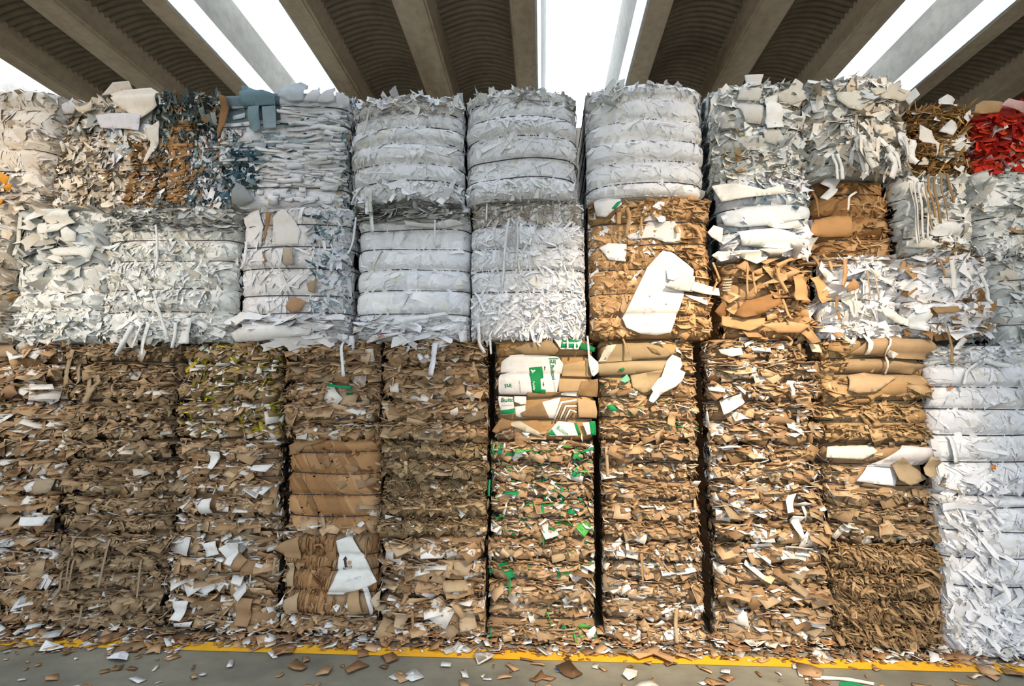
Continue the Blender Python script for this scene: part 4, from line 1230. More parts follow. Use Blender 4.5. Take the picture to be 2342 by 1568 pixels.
for p, w in (([(858, 470), (856, 500), (862, 540)], .03), ([(848, 455), (850, 500)], .03), ([(822, 505), (818, 560), (808, 590)], .014), ([(812, 770), (816, 800), (808, 790)], .04), ([(796, 790), (795, 830), (793, 862)], .016), ([(1060, 760), (1066, 785)], .06), ([(999, 510), (1000, 570)], .012)):
    B.strip(p, w, (222, 224, 226), off=.06)
B.wire_rings(); B.finish(34, SHEETS)
B = make('paper_bale', (1078, 1338), (L3, L4), [513, 565, 616, 666], 'white bale of criss-crossing thin strips with a greyer strip layer on top', 'bale', G_W, **SMOOTH_M)
B.body(WHITE); pressed(B, WHITE, .6, 1.8, .5)
B.scraps(WHITE, 1800, L=(.06, .2), asp=(.05, .12), tilt=(5, 14), yaw=10, roll='any', lift=(.0, .012), thick=0, bend=.05, jit=.1, region=(0, 1, .1, .85))
B.scraps([((180, 168, 152), 5), ((164, 152, 136), 4), ((196, 188, 176), 3)], 3200, L=(.06, .24), asp=(.04, .11), tilt=(10, 16), yaw=10, roll='any', lift=(.0, .02), thick=0, bend=.05, jit=.1, region=(0, 1, .86, 1))
ragged(B, WHITE, 3000, L=(.05, .2), asp=(.06, .16), tilt=(15, 25), roll='any', region=(0, 1, 0, .34), lift=(0, .03))
fringe(B, WHITE, n=150, bottom=True)
for p, w, c in (([(1165, 505), (1158, 570), (1152, 665)], .016, (226, 226, 226)), ([(1184, 512), (1186, 560), (1182, 610)], .012, (214, 214, 212)), ([(1134, 525), (1133, 560)], .010, (206, 204, 200)), ([(1172, 525), (1170, 555)], .012, (190, 180, 166)), ([(1096, 740), (1100, 790), (1112, 810)], .022, (224, 224, 226)), ([(1122, 770), (1126, 812)], .014, (216, 216, 218)), ([(1116, 470), (1115, 512)], .012, (222, 222, 222))):
    B.strip(p, w, c, off=.05)
B.wire_rings(); B.finish(40, SHEETS)

B = make('mixed_bale', (1346, 1624), (L3, L4), [507, 557, 612, 668, 721], 'tan card bale with one big white sheet bearing a faint red stamp', 'bale', G_W, **dict(SMOOTH_M, amp=.03, rnd=.05))
B.body(TAN)
B.conform(TAN, 300, L=(.1, .3), asp=(.3, .8), lift=(-.002, .006), slope=.03, curl=.01)
B.conform(TAN, 700, L=(.05, .2), asp=(.12, .3), lift=(.002, .012), slope=.06, curl=.012)
B.scraps(TAN, 700, L=(.04, .14), asp=(.12, .35), tilt=(8, 18), yaw=14, roll='any', lift=(-.002, .012), bend=.04, clear=.8)
flake(B, TAN, 1900, region=(.55, 1, .1, 1)); flake(B, TAN, 3200, region=(0, 1, 0, .10)); flake(B, TAN, 3200, region=(0, 1, .86, 1))
ragged(B, WHITE, 1500, region=(0, .05, 0, 1), tilt=(5, 20))
ragged(B, WHITE, 350, L=(.04, .14), region=(0, .7, .4, .9), tilt=(8, 12), roll='any', lift=(.002, .014))
B.sheet('white_sheet', [(1480, 507), (1540, 507), (1556, 530), (1552, 558), (1520, 556), (1490, 545), (1440, 550), (1430, 540), (1470, 530)], (216, 214, 212), off=.022, thick=.003)
B.sheet('white_sheet', [(1370, 568), (1390, 558), (1432, 560), (1430, 600), (1392, 596)], (226, 226, 228), off=.022, thick=.003)
sh = B.sheet('white_sheet', [(1479, 613), (1514, 575), (1534, 578), (1560, 598), (1584, 617), (1584, 628), (1575, 645), (1562, 672), (1548, 715), (1532, 761), (1500, 768), (1463, 764), (1431, 750), (1422, 729), (1436, 702), (1455, 662)], (228, 226, 222), off=.024, thick=.004, step=.013, label='big white sheet')
rr = np.random.default_rng(5)
for (cx, cy, rad, n) in ((1482, 712, 15, 46), (1484, 742, 14, 36)):
    for _ in range(n):
        a = rr.uniform(0, 6.28); q = rad * rr.uniform(.35, 1)
        px_, py_ = cx + q * math.cos(a), cy + q * .8 * math.sin(a)
        a2 = rr.uniform(0, 3.14); l_ = rr.uniform(.7, 1.6)
        B.print_shape(sh, 'red_stamp_mark', [(-l_, -.25), (l_, -.25), (l_, .25), (-l_, .25)], (px_, py_), 1.0, a2, (226, 150, 146), off=.0265)
for at in ((1484, 679), (1521, 697)):
    B.print_shape(sh, 'punched_hole', [(2 * math.cos(a), 2 * math.sin(a)) for a in np.linspace(0, 6, 12)], at, 1.0, 0, (150, 128, 96), off=.0265)
B.sheet('white_sheet', [(1516, 658), (1535, 640), (1560, 624), (1585, 636), (1578, 672), (1545, 668)], (196, 194, 190), off=.045, thick=.003, out=.02)
B.sheet('white_sheet', [(1572, 668), (1582, 648), (1634, 664), (1632, 682), (1600, 676)], (206, 204, 198), off=.06, thick=.003, out=.02)
B.sheet('white_sheet', [(1562, 676), (1612, 684), (1610, 700), (1575, 684)], (228, 226, 220), off=.04, thick=.003)
B.sheet('white_sheet', [(1520, 618), (1548, 614), (1548, 638), (1536, 646), (1522, 642)], (232, 230, 228), off=.04, thick=.003, out=.02)
B.sheet('white_sheet', [(1608, 536), (1620, 522), (1640, 530), (1640, 562), (1616, 548)], (222, 216, 212), off=.06, thick=.003)
sh = B.sheet('printed_sheet', [(1358, 464), (1385, 458), (1416, 462), (1420, 474), (1400, 488), (1384, 503), (1368, 500)], (218, 218, 216), off=.06, thick=.003, label='white sheet with red letters')
B.lettering(sh, 'PIZZA', (1379, 465), 4.2, .12, (226, 120, 116), off=.063)
B.sheet('green_print', [(1396, 484), (1408, 470), (1420, 466), (1404, 486)], (16, 150, 100), off=.064, thick=.001, label='green print').parent = sh
for p, w in (([(1414, 490), (1412, 520)], .03), ([(1432, 480), (1438, 500), (1428, 545)], .025), ([(1465, 500), (1462, 545)], .014), ([(1568, 515), (1592, 530), (1600, 560)], .018), ([(1543, 520), (1545, 540)], .02), ([(1612, 700), (1632, 650)], .014)):
    B.strip(p, w, (208, 156, 98), off=.04)
B.wire_rings(); B.finish(24, FLAPS)

# ---- mixed bales over the cardboard on the right
RZ1, RZ2 = zat(590, 1940), zat(412, 1940)
RZ1b, RZ2b = zat(590, 2280), zat(400, 2280)
B = make('mixed_bale', (1646, 1866), (L3, RZ1), [642, 683, 726], 'burst bale of large orange-brown card flaps over a dark hollow', 'bale', G_R, yf=.06, **dict(SMOOTH_M, amp=.03))
B.body(TAN)
B.scraps(TAN, 420, L=(.06, .22), asp=(.2, .6), tilt=(30, 30), yaw=35, roll=35, lift=(-.01, .04), bend=.1)
flake(B, TAN, 1500, region=(0, 1, 0, .1)); flake(B, TAN, 1300, region=(.5, 1, .3, 1)); flake(B, TAN, 1800, region=(0, 1, .9, 1))
ragged(B, WHITE, 500, region=(.3, 1, .1, .45), tilt=(20, 25))
for poly, c, o, ou in (([(1648, 726), (1742, 730), (1738, 746), (1706, 760), (1650, 746)], (214, 158, 98), .06, .0), ([(1730, 745), (1800, 738), (1842, 746), (1820, 764), (1770, 764)], (216, 160, 102), .06, 0),
    ([(1670, 726), (1690, 696), (1768, 672), (1778, 698), (1720, 726), (1690, 732)], (164, 110, 54), .08, .04), ([(1760, 612), (1820, 588), (1842, 590), (1838, 596), (1790, 606), (1764, 620)], (216, 160, 100), .10, .0),
    ([(1798, 640), (1824, 632), (1832, 696), (1800, 694)], (210, 152, 92), .10, .03), ([(1834, 644), (1858, 638), (1864, 670), (1876, 692), (1852, 702)], (218, 162, 98), .11, .03), ([(1676, 616), (1694, 602), (1704, 622), (1700, 634)], (196, 148, 96), .09, .0),
    ([(1708, 628), (1730, 620), (1732, 632), (1720, 636)], (204, 152, 98), .09, 0), ([(1720, 660), (1800, 624), (1822, 626), (1775, 652)], (204, 158, 106), .08, .03), ([(1720, 604), (1764, 584), (1790, 590), (1740, 612)], (206, 158, 104), .08, 0), ([(1632, 716), (1652, 690), (1660, 722), (1648, 732)], (150, 100, 50), .06, 0)):
    B.sheet('cardboard_flap', poly, c, off=o, out=ou, thick=.005, curl=.004)
for p, w in (([(1764, 612), (1763, 645), (1780, 678)], .022), ([(1776, 690), (1784, 715), (1792, 735)], .016), ([(1695, 600), (1694, 650), (1693, 684)], .012), ([(1710, 630), (1713, 660), (1712, 680)], .012), ([(1846, 592), (1858, 620), (1862, 644)], .026), ([(1618, 610), (1630, 650)], .014)):
    B.strip(p, w, (204, 152, 94), off=.09)
for i in range(5):
    B.sheet('paper_sheet', [(1652, 642 + i * 6), (1672, 640 + i * 6), (1672, 644 + i * 6), (1653, 645.5 + i * 6)], (206, 188, 160), off=.05, thick=.01)
B.wire_rings(); B.finish(22, FLAPS)
B = make('paper_bale', (1866, 2052), (L3, RZ1), [638, 684, 738], 'sunlit white scrap bale with brown strips hanging over it, right of burst brown bale', 'bale', G_R, yf=.0, **SMOOTH_M)
B.body(WHITE); pressed(B, WHITE, .8, .8, 1, rough=6); ragged(B, WHITE, 1400, tilt=(20, 25)); ragged(B, WHITE, 2400, L=(.05, .2), asp=(.08, .3), tilt=(40, 20), roll=20, region=(0, 1, 0, .18))
flake(B, TAN, 700, region=(0, 1, 0, .12)); flake(B, TAN, 2200, region=(0, 1, .9, 1), big=1.3)
for p, w, c in (([(1922, 596), (1916, 640), (1912, 660)], .026, (206, 152, 94)), ([(1904, 680), (1902, 700), (1904, 735)], .018, (176, 122, 66)), ([(1972, 620), (1973, 690)], .012, (190, 160, 120)), ([(1990, 630), (1992, 690)], .010, (196, 180, 150)), ([(1934, 700), (1938, 730)], .014, (222, 220, 212)), ([(1876, 585), (1888, 625)], .016, (210, 160, 104)), ([(1944, 664), (1948, 720)], .01, (226, 226, 220))):
    B.strip(p, w, c, off=.05)
B.sheet('cardboard_flap', [(1922, 660), (1938, 640), (1950, 664), (1924, 674)], (192, 138, 80), off=.07, thick=.004, label='brown card piece')
for poly in ([(1968, 612), (2008, 640), (2030, 648), (2024, 660), (1990, 640)], [(1872, 620), (1880, 600), (1900, 640), (1896, 650)], [(2000, 700), (2060, 735), (2056, 750), (2010, 724)]):
    B.sheet('paper_strip', poly, (218, 216, 210), off=.05, thick=.002, out=.02)
B.wire_rings(); B.finish(26, SHEETS)
B = make('paper_bale', (2054, 2250), (L3, RZ1), [633, 687, 737], 'white scrap bale mixed with brown strips, above the smooth white bale of last stack', 'bale', G_R, yf=.0, **SMOOTH_M)
MIXW = WHITE + [((180, 140, 92), 3), ((162, 122, 76), 2)]
B.body(WHITE); pressed(B, WHITE, .9, .5, .6, rough=4); ragged(B, MIXW, 1300, tilt=(20, 25)); ragged(B, MIXW[6:], 2200, L=(.03, .12), asp=(.1, .4), region=(.55, 1, 0, .55), roll=40)
ragged(B, MIXW, 2800, region=(0, 1, 0, .15), tilt=(40, 20), roll=25); ragged(B, STRAW, 2400, L=(.04, .15), asp=(.08, .3), region=(0, 1, .86, 1), roll=20, tilt=(35, 25))
for poly, c in (([(2046, 624), (2058, 590), (2072, 596), (2066, 620), (2050, 626)], (196, 150, 100)), ([(2036, 660), (2062, 640), (2090, 636), (2060, 668)], (222, 224, 226)), ([(2120, 706), (2180, 702), (2186, 716), (2130, 720)], (178, 136, 86)), ([(2070, 730), (2110, 698), (2120, 726), (2112, 760), (2072, 752)], (222, 226, 230))):
    B.sheet('paper_sheet', poly, c, off=.04, thick=.003, out=.01)
for p, w, c in (([(2160, 600), (2156, 640), (2158, 668)], .03, (222, 220, 212)), ([(2060, 680), (2078, 665)], .014, (196, 150, 96)), ([(2225, 630), (2240, 670), (2242, 700)], .02, (222, 222, 218)), ([(2152, 760), (2148, 800), (2146, 832)], .014, (184, 142, 88)), ([(2190, 775), (2170, 800), (2164, 812)], .035, (226, 226, 226)), ([(2130, 598), (2140, 620), (2136, 640)], .012, (186, 142, 86))):
    B.strip(p, w, c, off=.06)
B.wire_rings(); B.finish(26, SHEETS)
B = make('paper_bale', (2262, 2440), (WZ1 + .0, RZ1b), [640, 690, 740], 'greyish white paper bale at the right edge, in the middle of the upper three', 'bale', G_R, yf=.03, **SMOOTH_M)
B.body(WHITE_G); pressed(B, WHITE_G, 1, .6, .6, rough=5); ragged(B, WHITE_G, 900, L=(.05, .2), asp=(.2, .7), tilt=(25, 28)); fringe(B, WHITE_G, n=110, bottom=True)
B.strip([(2326, 755), (2332, 800), (2333, 850)], .014, (184, 150, 104), off=.05)
B.wire_rings(); B.finish(24, SHEETS)

B = make('paper_bale', (1640, 1850), (RZ1, RZ2), [473, 528, 570], 'bale of bulging blue-white sheets set between the stamped bale and smooth brown bale', 'bale', G_R, yf=.0, **dict(SMOOTH_M, amp=.032, rnd=.07))
B.body(BLUEWHITE); pressed(B, BLUEWHITE, 1.2, .4, .4, rough=4); ragged(B, WHITE, 900, L=(.05, .18), asp=(.3, .8), tilt=(25, 25), region=(0, 1, 0, .3)); ragged(B, WHITE, 1500, L=(.04, .14), asp=(.3, .8), tilt=(25, 25), region=(0, 1, .72, 1)); fringe(B, WHITE, n=90, bottom=True)
for poly, c, ou in (([(1650, 500), (1700, 478), (1790, 474), (1838, 480), (1836, 505), (1770, 520), (1690, 526), (1660, 520)], (196, 204, 212), 0), ([(1745, 522), (1770, 490), (1815, 505), (1822, 526), (1780, 530)], (222, 222, 216), .02), ([(1680, 535), (1760, 527), (1810, 540), (1830, 570), (1770, 574), (1690, 566)], (218, 220, 218), .0), ([(1712, 530), (1740, 545), (1730, 570), (1700, 568)], (206, 210, 210), .02), ([(1625, 590), (1640, 580), (1672, 578), (1660, 598), (1640, 604)], (226, 226, 222), .02), ([(1672, 578), (1740, 576), (1745, 598), (1720, 610), (1680, 592)], (214, 216, 208), .03), ([(1726, 574), (1812, 572), (1770, 590), (1750, 590)], (220, 218, 206), .03), ([(1628, 435), (1660, 425), (1740, 440), (1780, 430), (1790, 450), (1700, 460), (1650, 470)], (222, 220, 214), .02)):
    B.sheet('paper_sheet', poly, c, off=.05, thick=.003, curl=.006, out=ou)
B.wire_rings(); B.finish(20, SHEETS)
B = make('mixed_bale', (1850, 2030), (RZ1, RZ2), [444, 496, 547], 'smooth orange-brown bale half hidden beneath drooping white paper strips', 'bale', G_R, yf=.05, **dict(SMOOTH_M, amp=.03, rnd=.07))
BRD = [((172, 130, 84), 5), ((156, 114, 70), 4), ((186, 144, 96), 3)]
B.body(BRD); B.conform(BRD, 300, L=(.12, .32), asp=(.2, .5), roll=25, lift=(-.002, .008), slope=.05, curl=.02)
flake(B, TAN, 2600, region=(0, 1, 0, .2)); flake(B, TAN, 1800, region=(.55, 1, .1, .6)); ragged(B, TAN, 600, L=(.05, .2), asp=(.06, .2), tilt=(10, 25), roll='any', region=(.4, 1, .1, .8), lift=(.005, .03))
B.sheet('smooth_layer', [(1850, 540), (1862, 506), (1900, 497), (1935, 498), (1936, 545), (1890, 548)], (212, 152, 84), off=.035, thick=.004)
for poly, c in (([(1866, 430), (1886, 406), (1908, 415), (1890, 446)], (222, 222, 220)), ([(1870, 462), (1886, 440), (1900, 444), (1886, 468)], (218, 218, 216))):
    B.sheet('paper_sheet', poly, c, off=.09, thick=.002)
for p, w, c in (([(1945, 448), (1926, 460), (1918, 494)], .014, (228, 222, 214)), ([(1843, 440), (1850, 470), (1852, 510)], .02, (160, 112, 60)), ([(1890, 380), (1892, 410)], .02, (222, 220, 216))):
    B.strip(p, w, c, off=.07)
B.wire_rings(); B.finish(20, FLAPS)
B = make('paper_bale', (2040, 2216), (RZ1, RZ2), [450, 497, 540], 'white paper bale with long thin strips dangling down it, below stringy brown bale', 'bale', G_R, yf=.0, **SMOOTH_M)
B.body(WHITE_G); pressed(B, WHITE_G, 1, .7, .6, rough=5); ragged(B, WHITE_G, 1200, L=(.04, .15), asp=(.2, .7), tilt=(25, 25)); fringe(B, WHITE_G, n=110)
ragged(B, STRAW, 2600, L=(.05, .2), asp=(.06, .2), region=(0, 1, 0, .12), roll=18, tilt=(35, 25))
for x, y0, y1, w, c in ((2066, 430, 570, .011, (226, 222, 212)), (2074, 425, 565, .010, (226, 222, 212)), (2082, 430, 560, .014, (220, 216, 206)), (2090, 440, 560, .010, (228, 224, 216)), (2106, 415, 512, .014, (184, 138, 78)), (2118, 420, 525, .014, (170, 124, 66)), (2134, 410, 520, .012, (178, 132, 72)), (2146, 410, 480, .014, (160, 116, 62)), (2098, 430, 540, .009, (200, 160, 100))):
    B.strip([(x - 4, y0), (x, (y0 + y1) / 2), (x + 2, y1)], w, c, off=.09)
B.sheet('paper_sheet', [(2064, 560), (2100, 552), (2130, 566), (2108, 578), (2062, 572)], (226, 222, 212), off=.08, thick=.003)
B.sheet('paper_sheet', [(2108, 530), (2150, 512), (2200, 515), (2180, 540), (2130, 545)], (222, 222, 222), off=.04, thick=.003)
B.wire_rings(); B.finish(24, SHEETS)
B = make('paper_bale', (2226, 2420), (RZ1b, RZ2b), [492, 533], 'greenish white scrap bale at the right edge, beneath the red bale', 'bale', G_R, yf=.0, **SMOOTH_M)
B.body(WHITE_G); pressed(B, WHITE_G, .8, .6, .6, rough=6); ragged(B, WHITE_G + [((176, 146, 106), 1.5)], 1800, L=(.03, .13), asp=(.15, .6), tilt=(25, 28), roll=60); fringe(B, WHITE_G, n=120, bottom=True)
B.wire_rings(); B.finish(24, SHEETS)

# ---- top tier
B = make('paper_bale', (-150, 126), (L4, ztop(200, 40)), [243, 288, 339, 389, 436], 'cream and white sheet bale in the top left corner of stack', 'bale', G_T, yf=-.05, **dict(SMOOTH, cr=.16, rnd=.04))
CR2 = [((228, 220, 210), 5), ((220, 208, 192), 4), ((232, 230, 228), 4), ((210, 192, 168), 2)]
B.body(CR2)
B.conform(CR2, 240, L=(.16, .4), asp=(.3, .7), roll=10, roll0=86, lift=(-.002, .008), slope=.04, curl=.01, region=(0, 1, .1, 1), side=.3)
pressed(B, CR2, .3, .5, .4, region=(0, 1, .1, 1)); ragged(B, CREAM, 1700, L=(.04, .15), asp=(.2, .8), region=(0, 1, 0, .22)); ragged(B, CREAM, 1500, L=(.03, .12), region=(.9, 1, 0, 1), side=.3); fringe(B, CR2, n=90)
for poly in ([(12, 412), (22, 402), (40, 412), (34, 430), (20, 424)], [(24, 432), (48, 426), (44, 440), (30, 450)], [(4, 462), (28, 462), (22, 476), (2, 478)]):
    B.sheet('orange_scrap', poly, (226, 158, 50), off=.06, thick=.002, label='orange paper scrap')
B.wire_rings(); B.finish(28, SHEETS)

# long banded bale
B = make('mixed_bale', (138, 797), (L4, ztop(201, 470)), [246, 287, 338, 383, 430], 'long banded bale of cream, brown and teal paper, twice as wide as its neighbours', 'bale', G_T, yf=-.01, **dict(SMOOTH, rnd=.06, amp=.018, nz=.014, cr=.09))
B.body(WHITE, zones=((0, .36, 0, 1, CREAM), (.30, .60, 0, 1, BLUEWHITE), (.34, .58, .6, 1, DARKTEAL), (.58, .78, .75, 1, TEAL)))
ragged(B, CREAM, 2900, L=(.025, .11), asp=(.2, .8), tilt=(18, 32), roll='any', region=(0, .36, 0, .75))
ragged(B, CREAM + GREYSTRIP, 1500, L=(.04, .16), asp=(.2, .8), tilt=(15, 28), roll='any', region=(0, .34, .7, 1))
B.scraps(BLUEWHITE, 300, L=(.08, .2), asp=(.4, .9), tilt=(2, 6), roll='any', lift=(0, .01), thick=0, bend=.03, region=(.14, .36, .4, .8))
DB = [((164, 124, 80), 4), ((144, 106, 64), 3), ((186, 146, 98), 2), ((206, 204, 202), 1)]
ragged(B, DB, 3200, L=(.03, .10), asp=(.3, .9), tilt=(18, 30), roll='any', region=(.28, .41, 0, .6))
ragged(B, DARKTEAL, 3400, L=(.04, .13), asp=(.12, .4), tilt=(12, 28), roll=25, roll0=-75, region=(.34, .57, .58, 1), lift=(-.01, .03))
ragged(B, BLUEWHITE + TEAL[:2] + DB[:1], 3400, L=(.025, .09), asp=(.15, .5), tilt=(15, 30), roll=30, roll0=80, region=(.38, .66, 0, .68))
ragged(B, DARKTEAL, 900, L=(.03, .10), asp=(.12, .4), tilt=(15, 30), roll=30, roll0=80, region=(.36, .64, 0, .7))
BC = [((180, 138, 92), 5), ((166, 124, 80), 4), ((190, 150, 104), 3), ((142, 104, 64), 1.5)]
B.scraps(BC, n=120, L=(.07, .15), asp=(.12, .3), tilt=(6, 8), yaw=8, roll=5, lift=(.004, .026), thick=.010, bend=.03, twist=.04, region=(.43, .475, .02, .74), jit=.1)
B.scraps(BC, n=26, L=(.06, .13), asp=(.2, .4), tilt=(6, 8), yaw=8, roll=6, roll0=80, lift=(.004, .026), thick=.008, bend=.03, region=(.42, .48, .05, .7), jit=.1)
# stained teal block
TB = [((196, 206, 216), 4), ((172, 190, 200), 3), ((140, 166, 176), 2), ((222, 224, 230), 4)]
B.scraps(TB, 500, L=(.08, .2), asp=(.2, .5), tilt=(2, 6), yaw=5, roll=6, lift=(-.002, .01), thick=.006, bend=.02, twist=.03, region=(.58, .79, .35, .9), jit=.12)
TD = [((56, 92, 108), 4), ((36, 62, 74), 4), ((90, 124, 138), 3), ((150, 170, 178), 1)]
ragged(B, TD, 3200, L=(.03, .12), asp=(.2, .7), tilt=(10, 30), roll='any', region=(.62, .72, .12, .46), lift=(0, .02))
ragged(B, TD + BLUEWHITE, 1800, L=(.04, .14), asp=(.1, .5), tilt=(10, 25), roll=25, roll0=70, region=(.55, .72, 0, .3))
# ledger layers
LW = [((226, 226, 230), 5), ((216, 218, 224), 3), ((230, 230, 230), 3)]
B.scraps(LW, 560, L=(.10, .32), asp=(.08, .16), tilt=(4, 6), yaw=5, roll=3, lift=(-.004, .02), thick=.012, bend=.02, twist=.03, region=(.74, .99, .18, .92), jit=.08, side=.02)
B.scraps(LW, 420, L=(.05, .12), asp=(.3, .7), tilt=(4, 10), yaw=10, roll=8, lift=(-.004, .02), thick=.012, bend=.04, region=(.70, 1, .02, .35), jit=.14)
B.scraps(TEAL[2:], 260, L=(.04, .14), asp=(.06, .2), tilt=(4, 8), roll=5, lift=(0, .02), thick=0, region=(.72, .9, .3, 1))
ragged(B, TEAL + BLUEWHITE, 1800, L=(.04, .15), asp=(.1, .4), tilt=(10, 30), roll=30, roll0=80, region=(.975, 1, 0, 1), side=.3)
fringe(B, CREAM + WHITE, n=120)
for poly, c, nm, lb in (([(507, 220), (524, 228), (530, 252), (524, 280), (505, 325), (504, 300), (512, 250)], (164, 112, 60), 'brown_band', 'brown sheet stack'),
    ([(560, 248), (560, 202), (634, 222), (636, 246)], (120, 150, 160), 'teal_sheet', 'teal stained sheet'), ([(575, 250), (600, 248), (602, 300), (590, 310), (578, 300)], (132, 158, 168), 'teal_sheet', 'teal stained sheet'), ([(605, 250), (636, 248), (638, 300), (610, 302)], (150, 172, 180), 'teal_sheet', 'teal stained sheet'),
    ([(262, 222), (300, 214), (355, 208), (372, 218), (366, 246), (352, 260), (322, 280), (300, 262), (275, 246)], (226, 216, 204), 'crumpled_sheet', 'cream crumpled sheet'), ([(240, 224), (268, 196), (306, 194), (314, 212), (270, 220)], (224, 212, 196), 'crumpled_sheet', 'cream crumpled sheet'),
    ([(152, 246), (172, 230), (186, 250), (178, 266), (156, 266)], (198, 198, 202), 'paper_sheet', None), ([(176, 248), (200, 254), (222, 240), (222, 258), (200, 266), (190, 262)], (226, 214, 196), 'paper_sheet', None), ([(226, 268), (262, 264), (330, 270), (328, 306), (300, 302), (240, 298)], (206, 206, 214), 'paper_sheet', None),
    ([(640, 226), (662, 206), (696, 196), (712, 204), (700, 236), (670, 240)], (196, 204, 212), 'paper_sheet', None), ([(700, 238), (720, 214), (736, 206), (740, 224), (730, 240)], (222, 222, 226), 'paper_sheet', None), ([(730, 240), (760, 212), (772, 208), (770, 236), (752, 242)], (212, 210, 212), 'paper_sheet', None), ([(772, 214), (800, 230), (802, 246), (774, 252)], (206, 206, 208), 'paper_sheet', None),
    ([(536, 450), (545, 420), (565, 430), (590, 462), (560, 478), (540, 470)], (140, 146, 150), 'plastic_sheet', 'grey plastic film'), ([(338, 300), (372, 282), (370, 330), (345, 372), (336, 380), (352, 330)], (216, 212, 206), 'paper_sheet', None)):
    B.sheet(nm, poly, c, off=.04, thick=.003, curl=.008 if 'crump' in nm or 'paper' in nm else .004, label=lb)
B.wire_rings(lift=.012); B.finish(60, SHEETS)

def white_top(px, wires, label, top, dens=(1, 1, .6), yf=0.0, extra=None, pal=WHITE, **k):
    B = make('paper_bale', px, (L4, ztop(top, (px[0] + px[1]) / 2)), wires, label, 'bale', G_T, yf=yf, **dict(SMOOTH, **k))
    B.body(pal)
    pressed(B, pal, *dens)
    fringe(B, pal, n=130)
    return B
B = white_top((806, 1062), [262, 298, 332, 379, 418], 'white strip bale in the top tier, first of three smooth white ones', 217, (1, 1.2, .8))
ragged(B, WHITE + CREAM[1:3], 2400, L=(.04, .16), asp=(.1, .5), tilt=(25, 30), roll=45, region=(0, 1, .82, 1)); ragged(B, WHITE, 2400, L=(.04, .16), asp=(.1, .4), tilt=(20, 30), roll=60, region=(0, 1, 0, .2)); ragged(B, WHITE, 1600, L=(.05, .2), asp=(.05, .15), tilt=(5, 25), roll=20, roll0=85, region=(0, .06, 0, 1), lift=(0, .03))
for p, w in (([(850, 250), (846, 280), (838, 320)], .012), ([(978, 330), (980, 370), (981, 410)], .006), ([(852, 440), (856, 480), (860, 520)], .025), ([(893, 270), (890, 300)], .012)):
    B.strip(p, w, (206, 204, 198), off=.04)
B.wire_rings(); B.finish(34, SHEETS)
B = white_top((1066, 1320), [238, 274, 317, 367, 410], 'white paper bale in the top tier beneath the middle skylight, criss-crossed by strips', 200, (1, 1.3, .7))
ragged(B, WHITE_G, 1900, L=(.04, .14), asp=(.2, .7), tilt=(20, 28), roll=50, region=(0, 1, .86, 1)); ragged(B, WHITE, 2000, L=(.03, .12), asp=(.1, .4), tilt=(20, 30), roll=60, region=(0, 1, 0, .12))
B.wire_rings(); B.finish(36, SHEETS)
B = white_top((1340, 1608), [232, 281, 325, 374, 422], 'smoothest white paper bale in the top tier, with five even wires, over tan bale', 188, (1.4, .35, .35))
ragged(B, WHITE_G, 1200, L=(.05, .16), asp=(.3, .9), tilt=(10, 20), roll='any', region=(0, .3, .8, 1))
ragged(B, WHITE_G, 1600, L=(.02, .09), tilt=(15, 30), region=(0, .02, 0, 1), side=.35)
B.wire_rings(); B.finish(36, SHEETS)
B = make('paper_bale', (1622, 1838), (RZ2, ztop(182, 1730)), [246, 293, 345, 385], 'ragged white bale in the top tier with one broad sheet hanging on it', 'bale', G_T, **dict(SMOOTH, rnd=.07))
B.body(WHITE_G); pressed(B, WHITE_G, 1, .6, .7, rough=5); ragged(B, WHITE_G + [((180, 148, 104), .8)], 2000, L=(.04, .16), asp=(.25, .8), tilt=(28, 26)); ragged(B, WHITE_G + [((180, 148, 104), 2)], 2600, L=(.05, .18), asp=(.1, .4), tilt=(45, 20), roll=16, region=(0, 1, 0, .3)); fringe(B, WHITE_G, n=150)
B.sheet('hanging_sheet', [(1742, 234), (1770, 228), (1782, 262), (1784, 300), (1746, 304)], (228, 228, 226), off=.06, thick=.003)
for poly in ([(1738, 304), (1776, 304), (1770, 336), (1744, 330)], [(1698, 180), (1742, 177), (1738, 200), (1712, 206)], [(1675, 245), (1738, 246), (1736, 288), (1700, 286)], [(1660, 340), (1690, 318), (1738, 316), (1734, 350), (1662, 352)], [(1760, 232), (1800, 205), (1836, 232), (1800, 248)], [(1680, 236), (1690, 206), (1740, 210), (1730, 238)]):
    B.sheet('paper_sheet', poly, (204, 202, 196), off=.04, thick=.003, curl=.006)
B.wire_rings(); B.finish(26, SHEETS)
B = make('paper_bale', (1842, 2062), (RZ2, ztop(178, 1960)), [270, 330, 370], 'shaggy white bale in the top tier with a beard of drooping strips', 'bale', G_T, yf=-.04, **dict(SMOOTH, rnd=.10))
B.body(WHITE_G); pressed(B, WHITE_G, .8, .6, .7, rough=7); ragged(B, WHITE_G + CREAM[:3], 2300, L=(.04, .17), asp=(.25, .8), tilt=(25, 28), lift=(-.01, .04)); ragged(B, CREAM[:4] + WHITE, 900, L=(.08, .2), asp=(.12, .3), tilt=(12, 18), roll=16, roll0=-78, region=(.3, 1, 0, .45), lift=(.02, .07)); fringe(B, WHITE_G, n=260)
rr = np.random.default_rng(11)
for i in range(26):
    x = rr.uniform(1935, 2062); y = rr.uniform(310, 372)
    l = rr.uniform(30, 66)
    B.strip([(x, y), (x + rr.uniform(-4, 4), y + l / 2), (x + rr.uniform(-8, 8), y + l)], rr.uniform(.018, .045), ((226, 220, 208), (222, 222, 220), (208, 204, 196))[i % 3], off=rr.uniform(.06, .14))
for x in (1896, 1886):
    B.strip([(x + 3, 365), (x, 400), (x + 4, 430)], .02, (222, 220, 216), off=.08)
